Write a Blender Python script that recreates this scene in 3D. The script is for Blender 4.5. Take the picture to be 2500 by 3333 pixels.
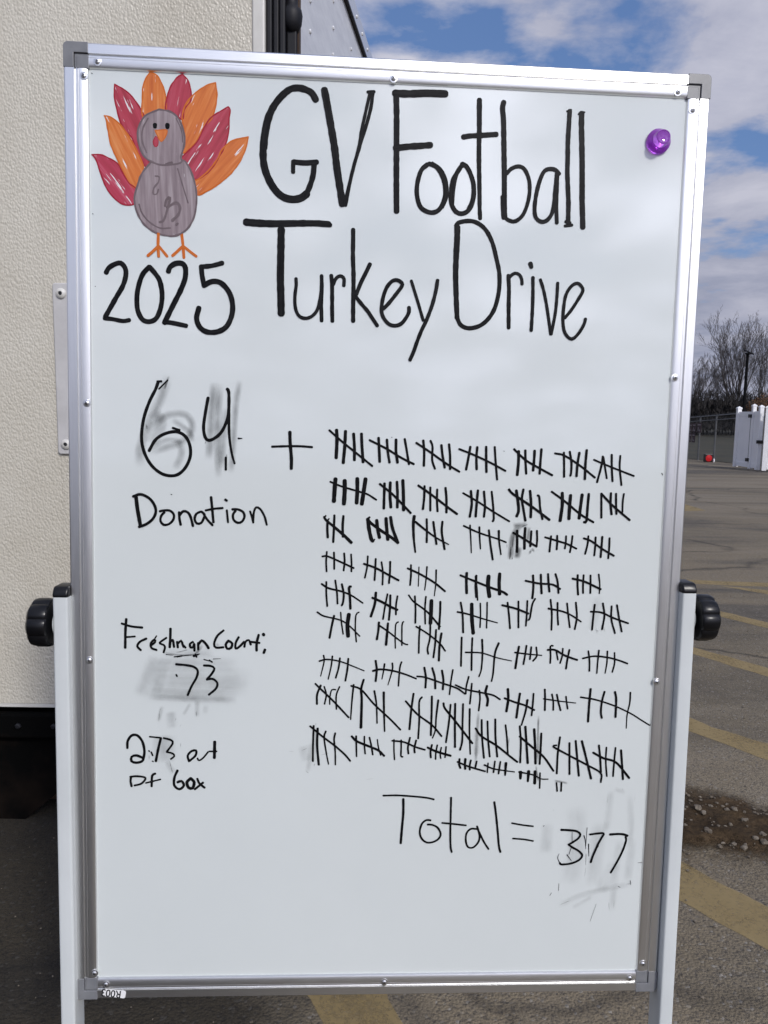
import bpy, bmesh, math, random
from mathutils import Vector, Matrix, noise as mnoise

for o in list(bpy.data.objects):
    bpy.data.objects.remove(o, do_unlink=True)
SC = bpy.context.scene
COL = SC.collection
R = math.radians

# ------------------------------------------------------------------ camera
# pixels below are those of the 2500 x 3333 photograph
F = 2503.0; CX, CY = 1250.0, 1666.5
PITCH, ROLL = R(7.0), R(0.9)
CAM = Vector((0, 0, 1.4))
fw = Vector((0, math.cos(PITCH), -math.sin(PITCH)))
rt0 = Vector((1, 0, 0)); up0 = rt0.cross(fw)
rt = rt0*math.cos(ROLL) + up0*math.sin(ROLL)
up = up0*math.cos(ROLL) - rt0*math.sin(ROLL)
cd = bpy.data.cameras.new('camera'); cam = bpy.data.objects.new('camera', cd); COL.objects.link(cam)
M3 = Matrix((rt, up, -fw)).transposed()
cam.matrix_world = Matrix.Translation(CAM) @ M3.to_4x4()
cd.sensor_fit = 'VERTICAL'; cd.angle = 2*math.atan(CY/F)
cd.clip_start = 0.05; cd.clip_end = 3000
SC.camera = cam

# ------------------------------------------------------------------ light
SUN_TO = Vector((0.52, -1.0, 0.79)).normalized()
sun_el = math.asin(SUN_TO.z)
sd = bpy.data.lights.new('sun', 'SUN'); sd.energy = 2.1; sd.angle = R(5); sd.color = (1.0, 0.955, 0.90)
so = bpy.data.objects.new('sun', sd); COL.objects.link(so)
so.rotation_euler = (-SUN_TO).to_track_quat('-Z', 'Y').to_euler(); so.location = (4, -9, 6)
SC.view_settings.view_transform = 'Standard'; SC.view_settings.look = 'None'
SC.view_settings.exposure = 0.0; SC.view_settings.gamma = 1.0; SC.view_settings.use_curve_mapping = False

# ------------------------------------------------------------------ node helper
class NT:
    def __init__(s, tree): s.t = tree
    def n(s, typ, **kw):
        nd = s.t.nodes.new(typ)
        for k, v in kw.items():
            if k.startswith('i_'):
                key = k[2:]
                key = int(key) if key.isdigit() else key.replace('_', ' ')
                nd.inputs[key].default_value = v
            else: setattr(nd, k, v)
        return nd
    def l(s, a, b): s.t.links.new(a, b)
    def math(s, op, a, b=None, c=None, clamp=False):
        nd = s.t.nodes.new('ShaderNodeMath'); nd.operation = op; nd.use_clamp = clamp
        for i, x in enumerate((a, b, c)):
            if x is None: continue
            if hasattr(x, 'is_output'): s.l(x, nd.inputs[i])
            else: nd.inputs[i].default_value = x
        return nd.outputs[0]
    def mix(s, fac, a, b):
        nd = s.t.nodes.new('ShaderNodeMix'); nd.data_type = 'RGBA'
        for sock, x in ((nd.inputs[0], fac), (nd.inputs[6], a), (nd.inputs[7], b)):
            if hasattr(x, 'is_output'): s.l(x, sock)
            else: sock.default_value = x if not isinstance(x, tuple) else (*x[:3], 1)
        return nd.outputs[2]
    def ramp(s, fac, stops):
        nd = s.t.nodes.new('ShaderNodeValToRGB'); s.l(fac, nd.inputs[0])
        e = nd.color_ramp.elements
        while len(e) < len(stops): e.new(0.5)
        for i, (p, c) in enumerate(stops):
            e[i].position = p; e[i].color = (*c, 1) if isinstance(c, tuple) else (c, c, c, 1)
        return nd.outputs[0]
    def noise(s, vec, scale, detail=4, rough=0.55, dist=0.0):
        nd = s.n('ShaderNodeTexNoise'); nd.inputs['Scale'].default_value = scale
        nd.inputs['Detail'].default_value = detail; nd.inputs['Roughness'].default_value = rough
        nd.inputs['Distortion'].default_value = dist
        if vec is not None: s.l(vec, nd.inputs['Vector'])
        return nd.outputs[0]
    def mapping(s, vec, loc=(0, 0, 0), rot=(0, 0, 0), sc=(1, 1, 1)):
        nd = s.n('ShaderNodeMapping'); s.l(vec, nd.inputs[0])
        nd.inputs[1].default_value = loc; nd.inputs[2].default_value = rot; nd.inputs[3].default_value = sc
        return nd.outputs[0]

# ------------------------------------------------------------------ sky with broken cloud
SKX, SKY = 15.1, 2.2
W = bpy.data.worlds.new('World'); SC.world = W; W.use_nodes = True
w = NT(W.node_tree); W.node_tree.nodes.clear()
tc = w.n('ShaderNodeTexCoord')
sky = w.n('ShaderNodeTexSky'); sky.sky_type = 'NISHITA'; sky.sun_disc = False
sky.sun_elevation = sun_el; sky.sun_rotation = math.atan2(SUN_TO.x, SUN_TO.y)
sky.air_density = 1.0; sky.dust_density = 0.6; sky.ozone_density = 2.0
sep = w.n('ShaderNodeSeparateXYZ'); w.l(tc.outputs['Generated'], sep.inputs[0])
zz = w.math('ADD', w.math('MAXIMUM', sep.outputs[2], 0.0), 0.14)
comb = w.n('ShaderNodeCombineXYZ')
w.l(w.math('DIVIDE', sep.outputs[0], zz), comb.inputs[0]); w.l(w.math('DIVIDE', sep.outputs[1], zz), comb.inputs[1])
mp = w.mapping(comb.outputs[0], loc=(SKX, SKY, 0))
n1 = w.noise(mp, 2.3, 10, 0.54, 0.15)
n2 = w.noise(w.mapping(comb.outputs[0], loc=(7.7, 2.2, 1)), 3.4, 8, 0.6, 0.3)
low = w.math('MULTIPLY', w.math('SUBTRACT', 0.27, sep.outputs[2], clamp=True), 1.3)
cov = w.ramp(w.math('ADD', n1, low), [(0.425, 0.0), (0.530, 1.0)])
hi = w.math('MULTIPLY', w.math('SUBTRACT', sep.outputs[2], 0.02), 3.0, clamp=True)
cdark = w.mix(hi, (2.7, 2.95, 4.0), (3.9, 4.1, 5.3)); clight = w.mix(hi, (4.1, 4.2, 5.2), (6.0, 6.05, 7.0))
ccol = w.mix(w.ramp(w.math('ADD', w.math('MULTIPLY', n2, 0.5), w.math('MULTIPLY', n1, 0.5)), [(0.40, 0.0), (0.62, 1.0)]), cdark, clight)
dt = w.n('ShaderNodeVectorMath', operation='DOT_PRODUCT'); w.l(tc.outputs['Generated'], dt.inputs[0]); dt.inputs[1].default_value = SUN_TO
boost = w.math('ADD', 1.0, w.math('MULTIPLY', w.ramp(n1, [(0.44, 0.0), (0.62, 2.0)]), w.math('MULTIPLY', w.math('POWER', w.math('MAXIMUM', dt.outputs['Value'], 0.0), 5.0), 2.8)))
bm_ = w.n('ShaderNodeVectorMath', operation='SCALE'); w.l(ccol, bm_.inputs[0]); w.l(boost, bm_.inputs['Scale']); ccol = bm_.outputs[0]
skyc = w.mix(cov, w.mix(0.5, sky.outputs[0], (1.1, 2.2, 5.4)), ccol)
bg = w.n('ShaderNodeBackground', i_Strength=0.10); w.l(skyc, bg.inputs[0])
wo = w.n('ShaderNodeOutputWorld'); w.l(bg.outputs[0], wo.inputs[0])

# ------------------------------------------------------------------ geometry helpers
def ray(x, y): return fw + rt*((x-CX)/F) - up*((y-CY)/F)
def gpt(x, y, z=0.0):
    d = ray(x, y); k = (z-CAM.z)/d.z; return CAM + d*k
def ypt(x, y, Y):
    d = ray(x, y); return CAM + d*(Y/d.y)
def ppt(x, y, P, N):
    d = ray(x, y); return CAM + d*((P-CAM).dot(N)/d.dot(N))

WLOC = {}
def wl(o): return WLOC.get(o.name, Vector((0, 0, 0)))
def obj(name, verts, faces, mat, parent=None, smooth=False, uvs=None, fade=None, origin=None, mats=None, fmat=None):
    verts = [Vector(v) for v in verts]
    if origin is None:
        mn = Vector([min(v[i] for v in verts) for i in range(3)]); mx = Vector([max(v[i] for v in verts) for i in range(3)])
        origin = (mn+mx)/2
        if parent is None: origin.z = mn.z
    me = bpy.data.meshes.new(name)
    me.from_pydata([v-origin for v in verts], [], faces); me.update()
    if uvs:
        ul = me.uv_layers.new(name='UVMap')
        for l in me.loops: ul.data[l.index].uv = uvs[l.vertex_index]
    if fade:
        at = me.attributes.new('fade', 'FLOAT', 'POINT')
        for i, f in enumerate(fade): at.data[i].value = f
    if smooth:
        for p in me.polygons: p.use_smooth = True
    if mats:
        for m in mats: me.materials.append(m)
        for p, k in zip(me.polygons, fmat): p.material_index = k
    else: me.materials.append(mat)
    o = bpy.data.objects.new(name, me); COL.objects.link(o)
    o.location = origin; WLOC[o.name] = origin.copy()
    if parent: attach(o, parent)
    return o
def attach(o, parent):
    o.parent = parent; o.matrix_parent_inverse = Matrix.Translation(-wl(parent))
def tag(o, label, cat=None, group=None):
    o['label'] = label
    if cat: o['category'] = cat
    if group: o['group'] = group
    return o
def struct(o, kind='structure'):
    o['kind'] = kind; return o
def thing(name, label, cat, loc, group=None):
    o = bpy.data.objects.new(name, None); COL.objects.link(o); o.location = loc; WLOC[o.name] = Vector(loc)
    o.empty_display_size = 0.1
    return tag(o, label, cat, group)

class MB:
    def __init__(s): s.v = []; s.f = []; s.k = []
    def add(s, v, f, k=0):
        b = len(s.v); s.v += [Vector(x) for x in v]
        for q in f: s.f.append([i+b for i in q]); s.k.append(k)
    def box(s, a, b, k=0):
        x0, y0, z0 = a; x1, y1, z1 = b
        s.add([(x0,y0,z0),(x1,y0,z0),(x1,y1,z0),(x0,y1,z0),(x0,y0,z1),(x1,y0,z1),(x1,y1,z1),(x0,y1,z1)],
              [(0,3,2,1),(4,5,6,7),(0,1,5,4),(1,2,6,5),(2,3,7,6),(3,0,4,7)], k)
    def prism(s, prof, P, A, B, D, k=0):
        n = len(prof); P = Vector(P); D = Vector(D)
        v = [P+A*a+B*b for a, b in prof]; v += [x+D for x in v]
        f = [(i, (i+1) % n, (i+1) % n+n, i+n) for i in range(n)]
        f += [tuple(range(n-1, -1, -1)), tuple(range(n, 2*n))]
        s.add(v, f, k)
    def tube(s, pts, rad, n=6, k=0, cap=True):
        pts = [Vector(p) for p in pts]; rings = []
        for i, p in enumerate(pts):
            d = (pts[min(i+1, len(pts)-1)]-pts[max(i-1, 0)])
            if d.length < 1e-9: d = Vector((0, 0, 1))
            d.normalize(); a = d.orthogonal().normalized(); b = d.cross(a)
            r = rad[i] if isinstance(rad, (list, tuple)) else rad
            rings.append([p+(a*math.cos(2*math.pi*j/n)+b*math.sin(2*math.pi*j/n))*r for j in range(n)])
        v = [q for rg in rings for q in rg]; f = []
        for i in range(len(pts)-1):
            for j in range(n):
                f.append((i*n+j, i*n+(j+1) % n, (i+1)*n+(j+1) % n, (i+1)*n+j))
        if cap: f += [tuple(range(n-1, -1, -1)), tuple(range((len(pts)-1)*n, len(pts)*n))]
        s.add(v, f, k)
    def lathe(s, prof, P, axis, n=32, lobe=None, k=0):
        P = Vector(P); axis = Vector(axis).normalized(); a = axis.orthogonal().normalized(); b = axis.cross(a)
        v = []; f = []
        for h, r in prof:
            for j in range(n):
                t = 2*math.pi*j/n; rr = r*(lobe(t, r) if lobe else 1)
                v.append(P+axis*h+(a*math.cos(t)+b*math.sin(t))*rr)
        m = len(prof)
        for i in range(m-1):
            for j in range(n):
                f.append((i*n+j, i*n+(j+1) % n, (i+1)*n+(j+1) % n, (i+1)*n+j))
        f += [tuple(range(n-1, -1, -1)), tuple(range((m-1)*n, m*n))]
        s.add(v, f, k)
    def obj(s, name, mat, parent=None, smooth=False, **kw):
        return obj(name, s.v, s.f, mat, parent, smooth, fmat=s.k if kw.get('mats') else None, **kw)

def bevel(o, wd=0.002, seg=2):
    m = o.modifiers.new('bevel', 'BEVEL'); m.width = wd; m.segments = seg; m.limit_method = 'ANGLE'; m.angle_limit = R(35)
def wnormal(o, ang=40):
    for p in o.data.polygons: p.use_smooth = True
    try: o.data.set_sharp_from_angle(angle=R(ang))
    except Exception: pass

# ------------------------------------------------------------------ materials
def pbr(name, col, rough=0.5, metal=0.0, spec=0.5, **kw):
    m = bpy.data.materials.new(name); m.use_nodes = True
    t = NT(m.node_tree); b = m.node_tree.nodes['Principled BSDF']
    b.inputs['Base Color'].default_value = (*col, 1); b.inputs['Roughness'].default_value = rough
    b.inputs['Metallic'].default_value = metal; b.inputs['Specular IOR Level'].default_value = spec
    for k, v in kw.items(): b.inputs[k.replace('_', ' ')].default_value = v
    m['t'] = 1
    return m, t, b
def oc(t): return t.n('ShaderNodeTexCoord').outputs['Object']
def geo(t): return t.n('ShaderNodeNewGeometry').outputs['Position']
def bump(t, b, h, strength=0.3, dist=0.002):
    n = t.n('ShaderNodeBump', i_Strength=strength, i_Distance=dist); t.l(h, n.inputs['Height']); t.l(n.outputs[0], b.inputs['Normal'])
def varied(name, c1, c2, scale, rough=0.6, metal=0.0, detail=5, bumpd=0.0, spec=0.5, lo=0.35, hi=0.65, sc=(1, 1, 1)):
    m, t, b = pbr(name, c1, rough, metal, spec)
    n = t.noise(t.mapping(geo(t), sc=sc), scale, detail, 0.6)
    t.l(t.ramp(n, [(lo, c1), (hi, c2)]), b.inputs['Base Color'])
    if bumpd: bump(t, b, n, 0.5, bumpd)
    return m

# whiteboard face: enamelled steel, faintly soiled
M_board, t, b = pbr('whiteboard_enamel', (0.77, 0.81, 0.82), 0.16, 0, 0.9, Coat_Weight=0.6, Coat_Roughness=0.05)
n = t.noise(geo(t), 3.0, 6, 0.6)
t.l(t.ramp(n, [(0.3, (0.635, 0.675, 0.66)), (0.7, (0.665, 0.705, 0.69))]), b.inputs['Base Color'])
n2_ = t.noise(t.mapping(geo(t), sc=(1, 1, 0.35)), 14, 5, 0.7)
t.l(t.ramp(n2_, [(0.3, 0.07), (0.7, 0.11)]), b.inputs['Roughness'])
bump(t, b, t.noise(geo(t), 260, 2, 0.5), 0.05, 0.0004)

def alu(name, sc, base=(0.86, 0.86, 0.85), rough=0.32):
    m, t, b = pbr(name, base, rough, 1.0)
    n = t.noise(t.mapping(geo(t), sc=sc), 1.0, 3, 0.6)
    t.l(t.ramp(n, [(0.3, tuple(c*0.95 for c in base)), (0.7, base)]), b.inputs['Base Color'])
    t.l(t.ramp(n, [(0.3, rough-0.02), (0.7, rough+0.03)]), b.inputs['Roughness'])
    return m
M_alu_h = alu('aluminium_horizontal', (3, 600, 900))
M_alu_v = alu('aluminium_vertical', (900, 600, 3))
M_cap = varied('grey_plastic', (0.16, 0.165, 0.175), (0.20, 0.205, 0.215), 40, 0.38)
M_chrome, t, b = pbr('screw_steel', (0.80, 0.80, 0.80), 0.30, 1.0)
M_slot, t, b = pbr('screw_recess', (0.02, 0.02, 0.02), 0.5)
M_leg = varied('white_powder_coat', (0.56, 0.59, 0.585), (0.61, 0.64, 0.635), 6, 0.34)
M_black = varied('black_plastic', (0.003, 0.003, 0.004), (0.006, 0.006, 0.007), 30, 0.3, spec=0.35)
M_paper = varied('sticker_paper', (0.80, 0.80, 0.79), (0.84, 0.84, 0.83), 30, 0.45)
M_print, t, b = pbr('black_print', (0.012, 0.012, 0.014), 0.5)

def ink(name, col, col2, rough=0.30, lo=0.42, hi=0.72):
    m, t, b = pbr(name, col, rough, 0, 0.10)
    uv = t.n('ShaderNodeTexCoord').outputs['UV']
    n = t.noise(t.mapping(uv, sc=(14, 3.2, 1)), 1.0, 4, 0.65)
    n3 = t.noise(geo(t), 70, 3, 0.6)
    s = t.math('ADD', t.math('MULTIPLY', n, 0.7), t.math('MULTIPLY', n3, 0.3))
    t.l(t.ramp(s, [(lo, col), (hi, col2)]), b.inputs['Base Color'])
    return m
M_ink = ink('black_marker_broad', (0.0025, 0.0025, 0.0035), (0.020, 0.020, 0.021), 0.45)
M_inkd = ink('black_marker_fine', (0.0025, 0.0025, 0.003), (0.011, 0.011, 0.012), 0.45)
def fillink(name, c1, c2, c3, gap):
    m, t, b = pbr(name, c1, 0.3, 0, 0.5)
    uv = t.n('ShaderNodeTexCoord').outputs['UV']
    n = t.noise(t.mapping(uv, sc=(10, 150, 1)), 1.0, 4, 0.6)
    n2 = t.noise(t.mapping(uv, loc=(3, 7, 0), sc=(26, 260, 1)), 1.0, 3, 0.5)
    c = t.ramp(n, [(0.30, c1), (0.52, c2), (0.75, c3)])
    g = t.ramp(n2, [(gap, 0.0), (gap+0.03, 1.0)])
    t.l(t.mix(g, c, (0.72, 0.70, 0.70)), b.inputs['Base Color'])
    return m
M_red = fillink('red_marker', (0.26, 0.018, 0.030), (0.40, 0.035, 0.060), (0.46, 0.075, 0.11), 0.63)
M_red2 = fillink('red_marker_sparse', (0.34, 0.025, 0.045), (0.44, 0.04, 0.08), (0.55, 0.18, 0.22), 0.60)
M_org = fillink('orange_marker', (0.48, 0.10, 0.012), (0.60, 0.165, 0.025), (0.68, 0.28, 0.09), 0.65)
M_gry = fillink('grey_brown_marker', (0.16, 0.12, 0.128), (0.27, 0.215, 0.225), (0.40, 0.355, 0.36), 0.70)
M_redl = ink('red_marker_line', (0.30, 0.02, 0.035), (0.38, 0.04, 0.06)); M_orgl = ink('orange_marker_line', (0.52, 0.12, 0.02), (0.60, 0.20, 0.05))
M_gryl = ink('grey_marker_line', (0.13, 0.10, 0.107), (0.21, 0.17, 0.18))

M_smear = bpy.data.materials.new('erased_marker_haze'); M_smear.use_nodes = True
t = NT(M_smear.node_tree); M_smear.node_tree.nodes.clear()
at = t.n('ShaderNodeAttribute', attribute_name='fade'); uv = t.n('ShaderNodeTexCoord').outputs['UV']
ns = t.noise(t.mapping(uv, sc=(7, 110, 1)), 1.0, 5, 0.6); nb = t.noise(geo(t), 32, 5, 0.65)
a_ = t.math('MULTIPLY', at.outputs['Fac'], t.ramp(ns, [(0.30, 0.55), (0.70, 1.15)]))
a_ = t.math('MULTIPLY', a_, t.ramp(nb, [(0.30, 0.45), (0.62, 1.1)]), clamp=True)
df = t.n('ShaderNodeBsdfDiffuse'); df.inputs[0].default_value = (0.045, 0.045, 0.045, 1)
tr = t.n('ShaderNodeBsdfTransparent'); mx = t.n('ShaderNodeMixShader')
t.l(a_, mx.inputs[0]); t.l(tr.outputs[0], mx.inputs[1]); t.l(df.outputs[0], mx.inputs[2])
o_ = t.n('ShaderNodeOutputMaterial'); t.l(mx.outputs[0], o_.inputs[0])

# asphalt, paint, dirt, grass
M_asph, t, b = pbr('worn_asphalt', (0.16, 0.15, 0.14), 0.88, 0, 0.3)
P = geo(t)
n_big = t.noise(t.mapping(P, rot=(0, 0, 0.25), sc=(0.30, 1.0, 1)), 0.75, 6, 0.6, 1.0)
n_mid = t.noise(P, 6, 6, 0.65)
n_fine = t.noise(P, 95, 4, 0.7)
vor = t.n('ShaderNodeTexVoronoi'); vor.inputs['Scale'].default_value = 130; t.l(P, vor.inputs['Vector'])
c = t.ramp(n_big, [(0.30, (0.070, 0.062, 0.050)), (0.43, (0.148, 0.124, 0.086)), (0.58, (0.195, 0.160, 0.108)), (0.72, (0.160, 0.140, 0.110))])
n_far = t.noise(t.mapping(P, rot=(0, 0, -0.12), sc=(0.10, 0.42, 1)), 1.0, 5, 0.6, 1.5)
c = t.mix(t.ramp(n_far, [(0.50, 0.0), (0.57, 0.75)]), c, (0.062, 0.058, 0.052))
c = t.mix(t.ramp(n_far, [(0.37, 0.60), (0.45, 0.0)]), c, (0.245, 0.212, 0.160))
c = t.mix(t.math('MULTIPLY', t.ramp(n_mid, [(0.40, 0.0), (0.70, 1.0)]), 0.40), c, (0.185, 0.158, 0.120))
c = t.mix(t.ramp(n_fine, [(0.36, 0.75), (0.50, 0.0)]), c, (0.060, 0.055, 0.050))
c = t.mix(t.math('MULTIPLY', t.ramp(vor.outputs['Color'], [(0.80, 0.0), (0.92, 1.0)]), 0.55), c, (0.30, 0.285, 0.26))
vc = t.n('ShaderNodeTexVoronoi', feature='DISTANCE_TO_EDGE'); vc.inputs['Scale'].default_value = 0.32
vw = t.n('ShaderNodeVectorMath', operation='MULTIPLY_ADD'); wn = t.n('ShaderNodeTexNoise'); wn.inputs['Scale'].default_value = 1.3; wn.inputs['Detail'].default_value = 6; t.l(P, wn.inputs['Vector'])
t.l(wn.outputs['Color'], vw.inputs[0]); vw.inputs[1].default_value = (0.9, 0.9, 0); t.l(P, vw.inputs[2]); t.l(vw.outputs[0], vc.inputs['Vector'])
crk = t.math('MULTIPLY', t.ramp(vc.outputs['Distance'], [(0.0, 1.0), (0.012, 0.0)]), t.ramp(t.noise(P, 0.5, 3, 0.5), [(0.45, 0.0), (0.6, 0.8)]))
c = t.mix(crk, c, (0.022, 0.020, 0.018))
# darker tarmac on the truck's side, partly shade painted into the colour
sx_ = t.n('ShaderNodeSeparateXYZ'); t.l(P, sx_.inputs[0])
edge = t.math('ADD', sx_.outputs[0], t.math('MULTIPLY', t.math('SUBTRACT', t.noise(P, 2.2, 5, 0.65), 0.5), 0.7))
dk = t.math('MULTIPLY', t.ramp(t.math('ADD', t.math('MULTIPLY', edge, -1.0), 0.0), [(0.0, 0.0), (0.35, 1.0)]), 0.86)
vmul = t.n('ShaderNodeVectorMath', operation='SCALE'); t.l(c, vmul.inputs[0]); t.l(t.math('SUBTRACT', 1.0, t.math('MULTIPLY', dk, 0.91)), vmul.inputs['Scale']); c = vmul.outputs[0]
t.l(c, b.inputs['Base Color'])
bump(t, b, t.math('ADD', n_fine, t.math('MULTIPLY', vor.outputs['Distance'], -0.8)), 0.8, 0.006)

M_paint = bpy.data.materials.new('worn_yellow_paint'); M_paint.use_nodes = True
t = NT(M_paint.node_tree); b = M_paint.node_tree.nodes['Principled BSDF']; b.inputs['Roughness'].default_value = 0.8
P = geo(t); nn = t.noise(P, 70, 5, 0.7); nl = t.noise(P, 5, 4, 0.6)
t.l(t.ramp(nl, [(0.3, (0.26, 0.190, 0.080)), (0.7, (0.31, 0.235, 0.110))]), b.inputs['Base Color'])
bump(t, b, nn, 0.5, 0.003)
tr = t.n('ShaderNodeBsdfTransparent'); mx = t.n('ShaderNodeMixShader')
t.l(t.ramp(t.math('ADD', t.math('MULTIPLY', nn, 0.6), t.math('MULTIPLY', nl, 0.4)), [(0.30, 0.30), (0.52, 0.74)]), mx.inputs[0])
t.l(tr.outputs[0], mx.inputs[1]); t.l(b.outputs[0], mx.inputs[2]); t.l(mx.outputs[0], M_paint.node_tree.nodes['Material Output'].inputs[0])

M_dirt = bpy.data.materials.new('brown_soil'); M_dirt.use_nodes = True
t = NT(M_dirt.node_tree); b = M_dirt.node_tree.nodes['Principled BSDF']; b.inputs['Roughness'].default_value = 0.95; b.inputs['Specular IOR Level'].default_value = 0.2
P = geo(t); nd = t.noise(P, 9, 7, 0.65); nf = t.noise(P, 55, 5, 0.7)
t.l(t.ramp(t.math('ADD', t.math('MULTIPLY', nd, 0.6), t.math('MULTIPLY', nf, 0.4)), [(0.36, (0.020, 0.013, 0.007)), (0.52, (0.060, 0.039, 0.020)), (0.66, (0.105, 0.072, 0.040))]), b.inputs['Base Color'])
bump(t, b, nf, 0.9, 0.012)
fa = t.n('ShaderNodeAttribute', attribute_name='fade')
al = t.math('MULTIPLY', t.math('SUBTRACT', t.math('ADD', fa.outputs['Fac'], t.math('MULTIPLY', nf, 0.9)), 0.55), 1.9, clamp=True)
tr = t.n('ShaderNodeBsdfTransparent'); mx = t.n('ShaderNodeMixShader'); t.l(al, mx.inputs[0]); t.l(tr.outputs[0], mx.inputs[1]); t.l(b.outputs[0], mx.inputs[2])
t.l(mx.outputs[0], M_dirt.node_tree.nodes['Material Output'].inputs[0])
M_stone = varied('pale_stone', (0.090, 0.072, 0.052), (0.185, 0.158, 0.122), 22, 0.85, 0, 4)
M_grass = varied('dull_grass', (0.020, 0.020, 0.008), (0.042, 0.036, 0.016), 0.35, 0.9, 0, 6)
M_bark = varied('grey_bark', (0.045, 0.038, 0.034), (0.085, 0.074, 0.066), 6, 0.9)
M_twig = varied('twigs', (0.075, 0.066, 0.062), (0.115, 0.103, 0.098), 3, 0.9)
M_brush = varied('dark_thicket', (0.008, 0.007, 0.007), (0.020, 0.017, 0.016), 0.8, 0.95)
M_autumn = varied('rusty_leaves', (0.050, 0.022, 0.008), (0.13, 0.060, 0.020), 3, 0.8)
M_galv = varied('galvanised_steel', (0.085, 0.088, 0.092), (0.12, 0.123, 0.127), 4, 0.5)
M_wire = varied('fence_wire', (0.035, 0.037, 0.039), (0.05, 0.052, 0.054), 4, 0.6)
M_vinyl = varied('white_vinyl', (0.80, 0.80, 0.81), (0.85, 0.85, 0.86), 2, 0.4)
M_hw = varied('black_hardware', (0.010, 0.010, 0.011), (0.018, 0.018, 0.018), 20, 0.4)
M_lamp = varied('black_lamp_metal', (0.004, 0.004, 0.005), (0.007, 0.007, 0.008), 5, 0.8, spec=0.1)
M_redp = varied('red_plastic', (0.55, 0.006, 0.010), (0.65, 0.012, 0.016), 8, 0.4)
M_banner = varied('dark_banner', (0.030, 0.014, 0.018), (0.055, 0.035, 0.04), 9, 0.7)
M_pale = varied('pale_print', (0.22, 0.20, 0.21), (0.32, 0.30, 0.31), 30, 0.7)

# truck
M_frp, t, b = pbr('pebbled_panel', (0.62, 0.60, 0.55), 0.36, 0, 0.5)
P = geo(t)
v1 = t.n('ShaderNodeTexVoronoi'); v1.feature = 'SMOOTH_F1'; v1.inputs['Scale'].default_value = 140; v1.inputs['Smoothness'].default_value = 0.35
wob = t.n('ShaderNodeTexNoise'); wob.inputs['Scale'].default_value = 70; t.l(P, wob.inputs['Vector'])
vm = t.n('ShaderNodeVectorMath', operation='MULTIPLY_ADD'); t.l(wob.outputs['Color'], vm.inputs[0]); vm.inputs[1].default_value = (0.007,)*3; t.l(t.mapping(P, sc=(1, 1, 0.72)), vm.inputs[2])
t.l(vm.outputs[0], v1.inputs['Vector'])
h = t.math('MULTIPLY', v1.outputs['Distance'], -1.0)
bump(t, b, h, 1.0, 0.0021)
g1 = t.noise(t.mapping(P, sc=(1, 1, 0.6)), 2.4, 6, 0.62); g2 = t.noise(P, 40, 5, 0.7)
c = t.ramp(g1, [(0.30, (0.48, 0.445, 0.365)), (0.60, (0.565, 0.535, 0.455))])
c = t.mix(t.ramp(g2, [(0.68, 0.0), (0.80, 0.6)]), c, (0.20, 0.17, 0.13))
g3 = t.noise(t.mapping(P, sc=(9, 9, 0.7)), 1.6, 6, 0.7)
c = t.mix(t.ramp(g3, [(0.56, 0.0), (0.74, 0.35)]), c, (0.36, 0.33, 0.27))
t.l(c, b.inputs['Base Color'])
M_trim = varied('cream_aluminium_trim', (0.56, 0.55, 0.51), (0.62, 0.61, 0.57), 9, 0.4)
M_gask = varied('black_rubber', (0.005, 0.0055, 0.008), (0.011, 0.011, 0.014), 14, 0.55, spec=0.3)
M_latch = varied('grey_white_steel', (0.46, 0.45, 0.44), (0.53, 0.52, 0.51), 14, 0.4)
M_skin, t, b = pbr('aluminium_skin', (0.60, 0.61, 0.64), 0.38, 0.2)
n = t.noise(t.mapping(geo(t), rot=(0.5, 0, 0), sc=(1, 3, 14)), 2.0, 6, 0.7)
t.l(t.ramp(n, [(0.35, (0.60, 0.61, 0.63)), (0.65, (0.72, 0.73, 0.74))]), b.inputs['Base Color'])
M_under = varied('black_chassis', (0.002, 0.002, 0.002), (0.012, 0.008, 0.006), 5, 0.9, spec=0.05, lo=0.45, hi=0.75)
M_rust = varied('rusty_steel', (0.030, 0.017, 0.010), (0.075, 0.045, 0.028), 9, 0.9)
M_tyre = varied('tyre_rubber', (0.010, 0.010, 0.010), (0.018, 0.018, 0.018), 20, 0.8)

# ================================================================== GROUND
def sheet(name, pts, z, mat):
    v = [(p[0], p[1], z) for p in pts]
    return struct(obj(name, v, [tuple(range(len(v)))], mat, origin=Vector((0, 0, 0))))
fl0, fl1 = gpt(2237, 1494), gpt(2388, 1510)            # foot of the chain link fence
fdir = (fl1-fl0); fdir.z = 0; fdir.normalize()
fnor = Vector((-fdir.y, fdir.x, 0));
if fnor.y < 0: fnor = -fnor
FA = fl0 - fdir*14; FB = fl1 + fdir*9
# asphalt lot: subdivided so that it can roll gently
gx = [-400, -120, -40, -12, -6] + [i*0.5-3 for i in range(0, 44)] + [24, 40, 120, 400]
obj_v = []; 
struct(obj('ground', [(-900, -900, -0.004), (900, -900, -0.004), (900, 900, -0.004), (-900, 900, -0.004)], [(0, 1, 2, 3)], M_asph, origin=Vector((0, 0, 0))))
# grass field beyond the fence, rising slightly to the wood
def rise(d): return 0.0 if d < 4 else 0.016*(d-4)
gv = []; gf = []
rows = [0.15, 4, 12, 25, 50, 90, 160, 400]
for i, d in enumerate(rows):
    for j in range(13):
        q = FA + fdir*(-250 + 45*j) + fnor*d
        gv.append((q.x, q.y, 0.01+rise(d)))
for i in range(len(rows)-1):
    for j in range(12): gf.append((i*13+j, i*13+j+1, (i+1)*13+j+1, (i+1)*13+j))
struct(obj('grass', gv, gf, M_grass, origin=Vector((0, 0, 0))))

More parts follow.
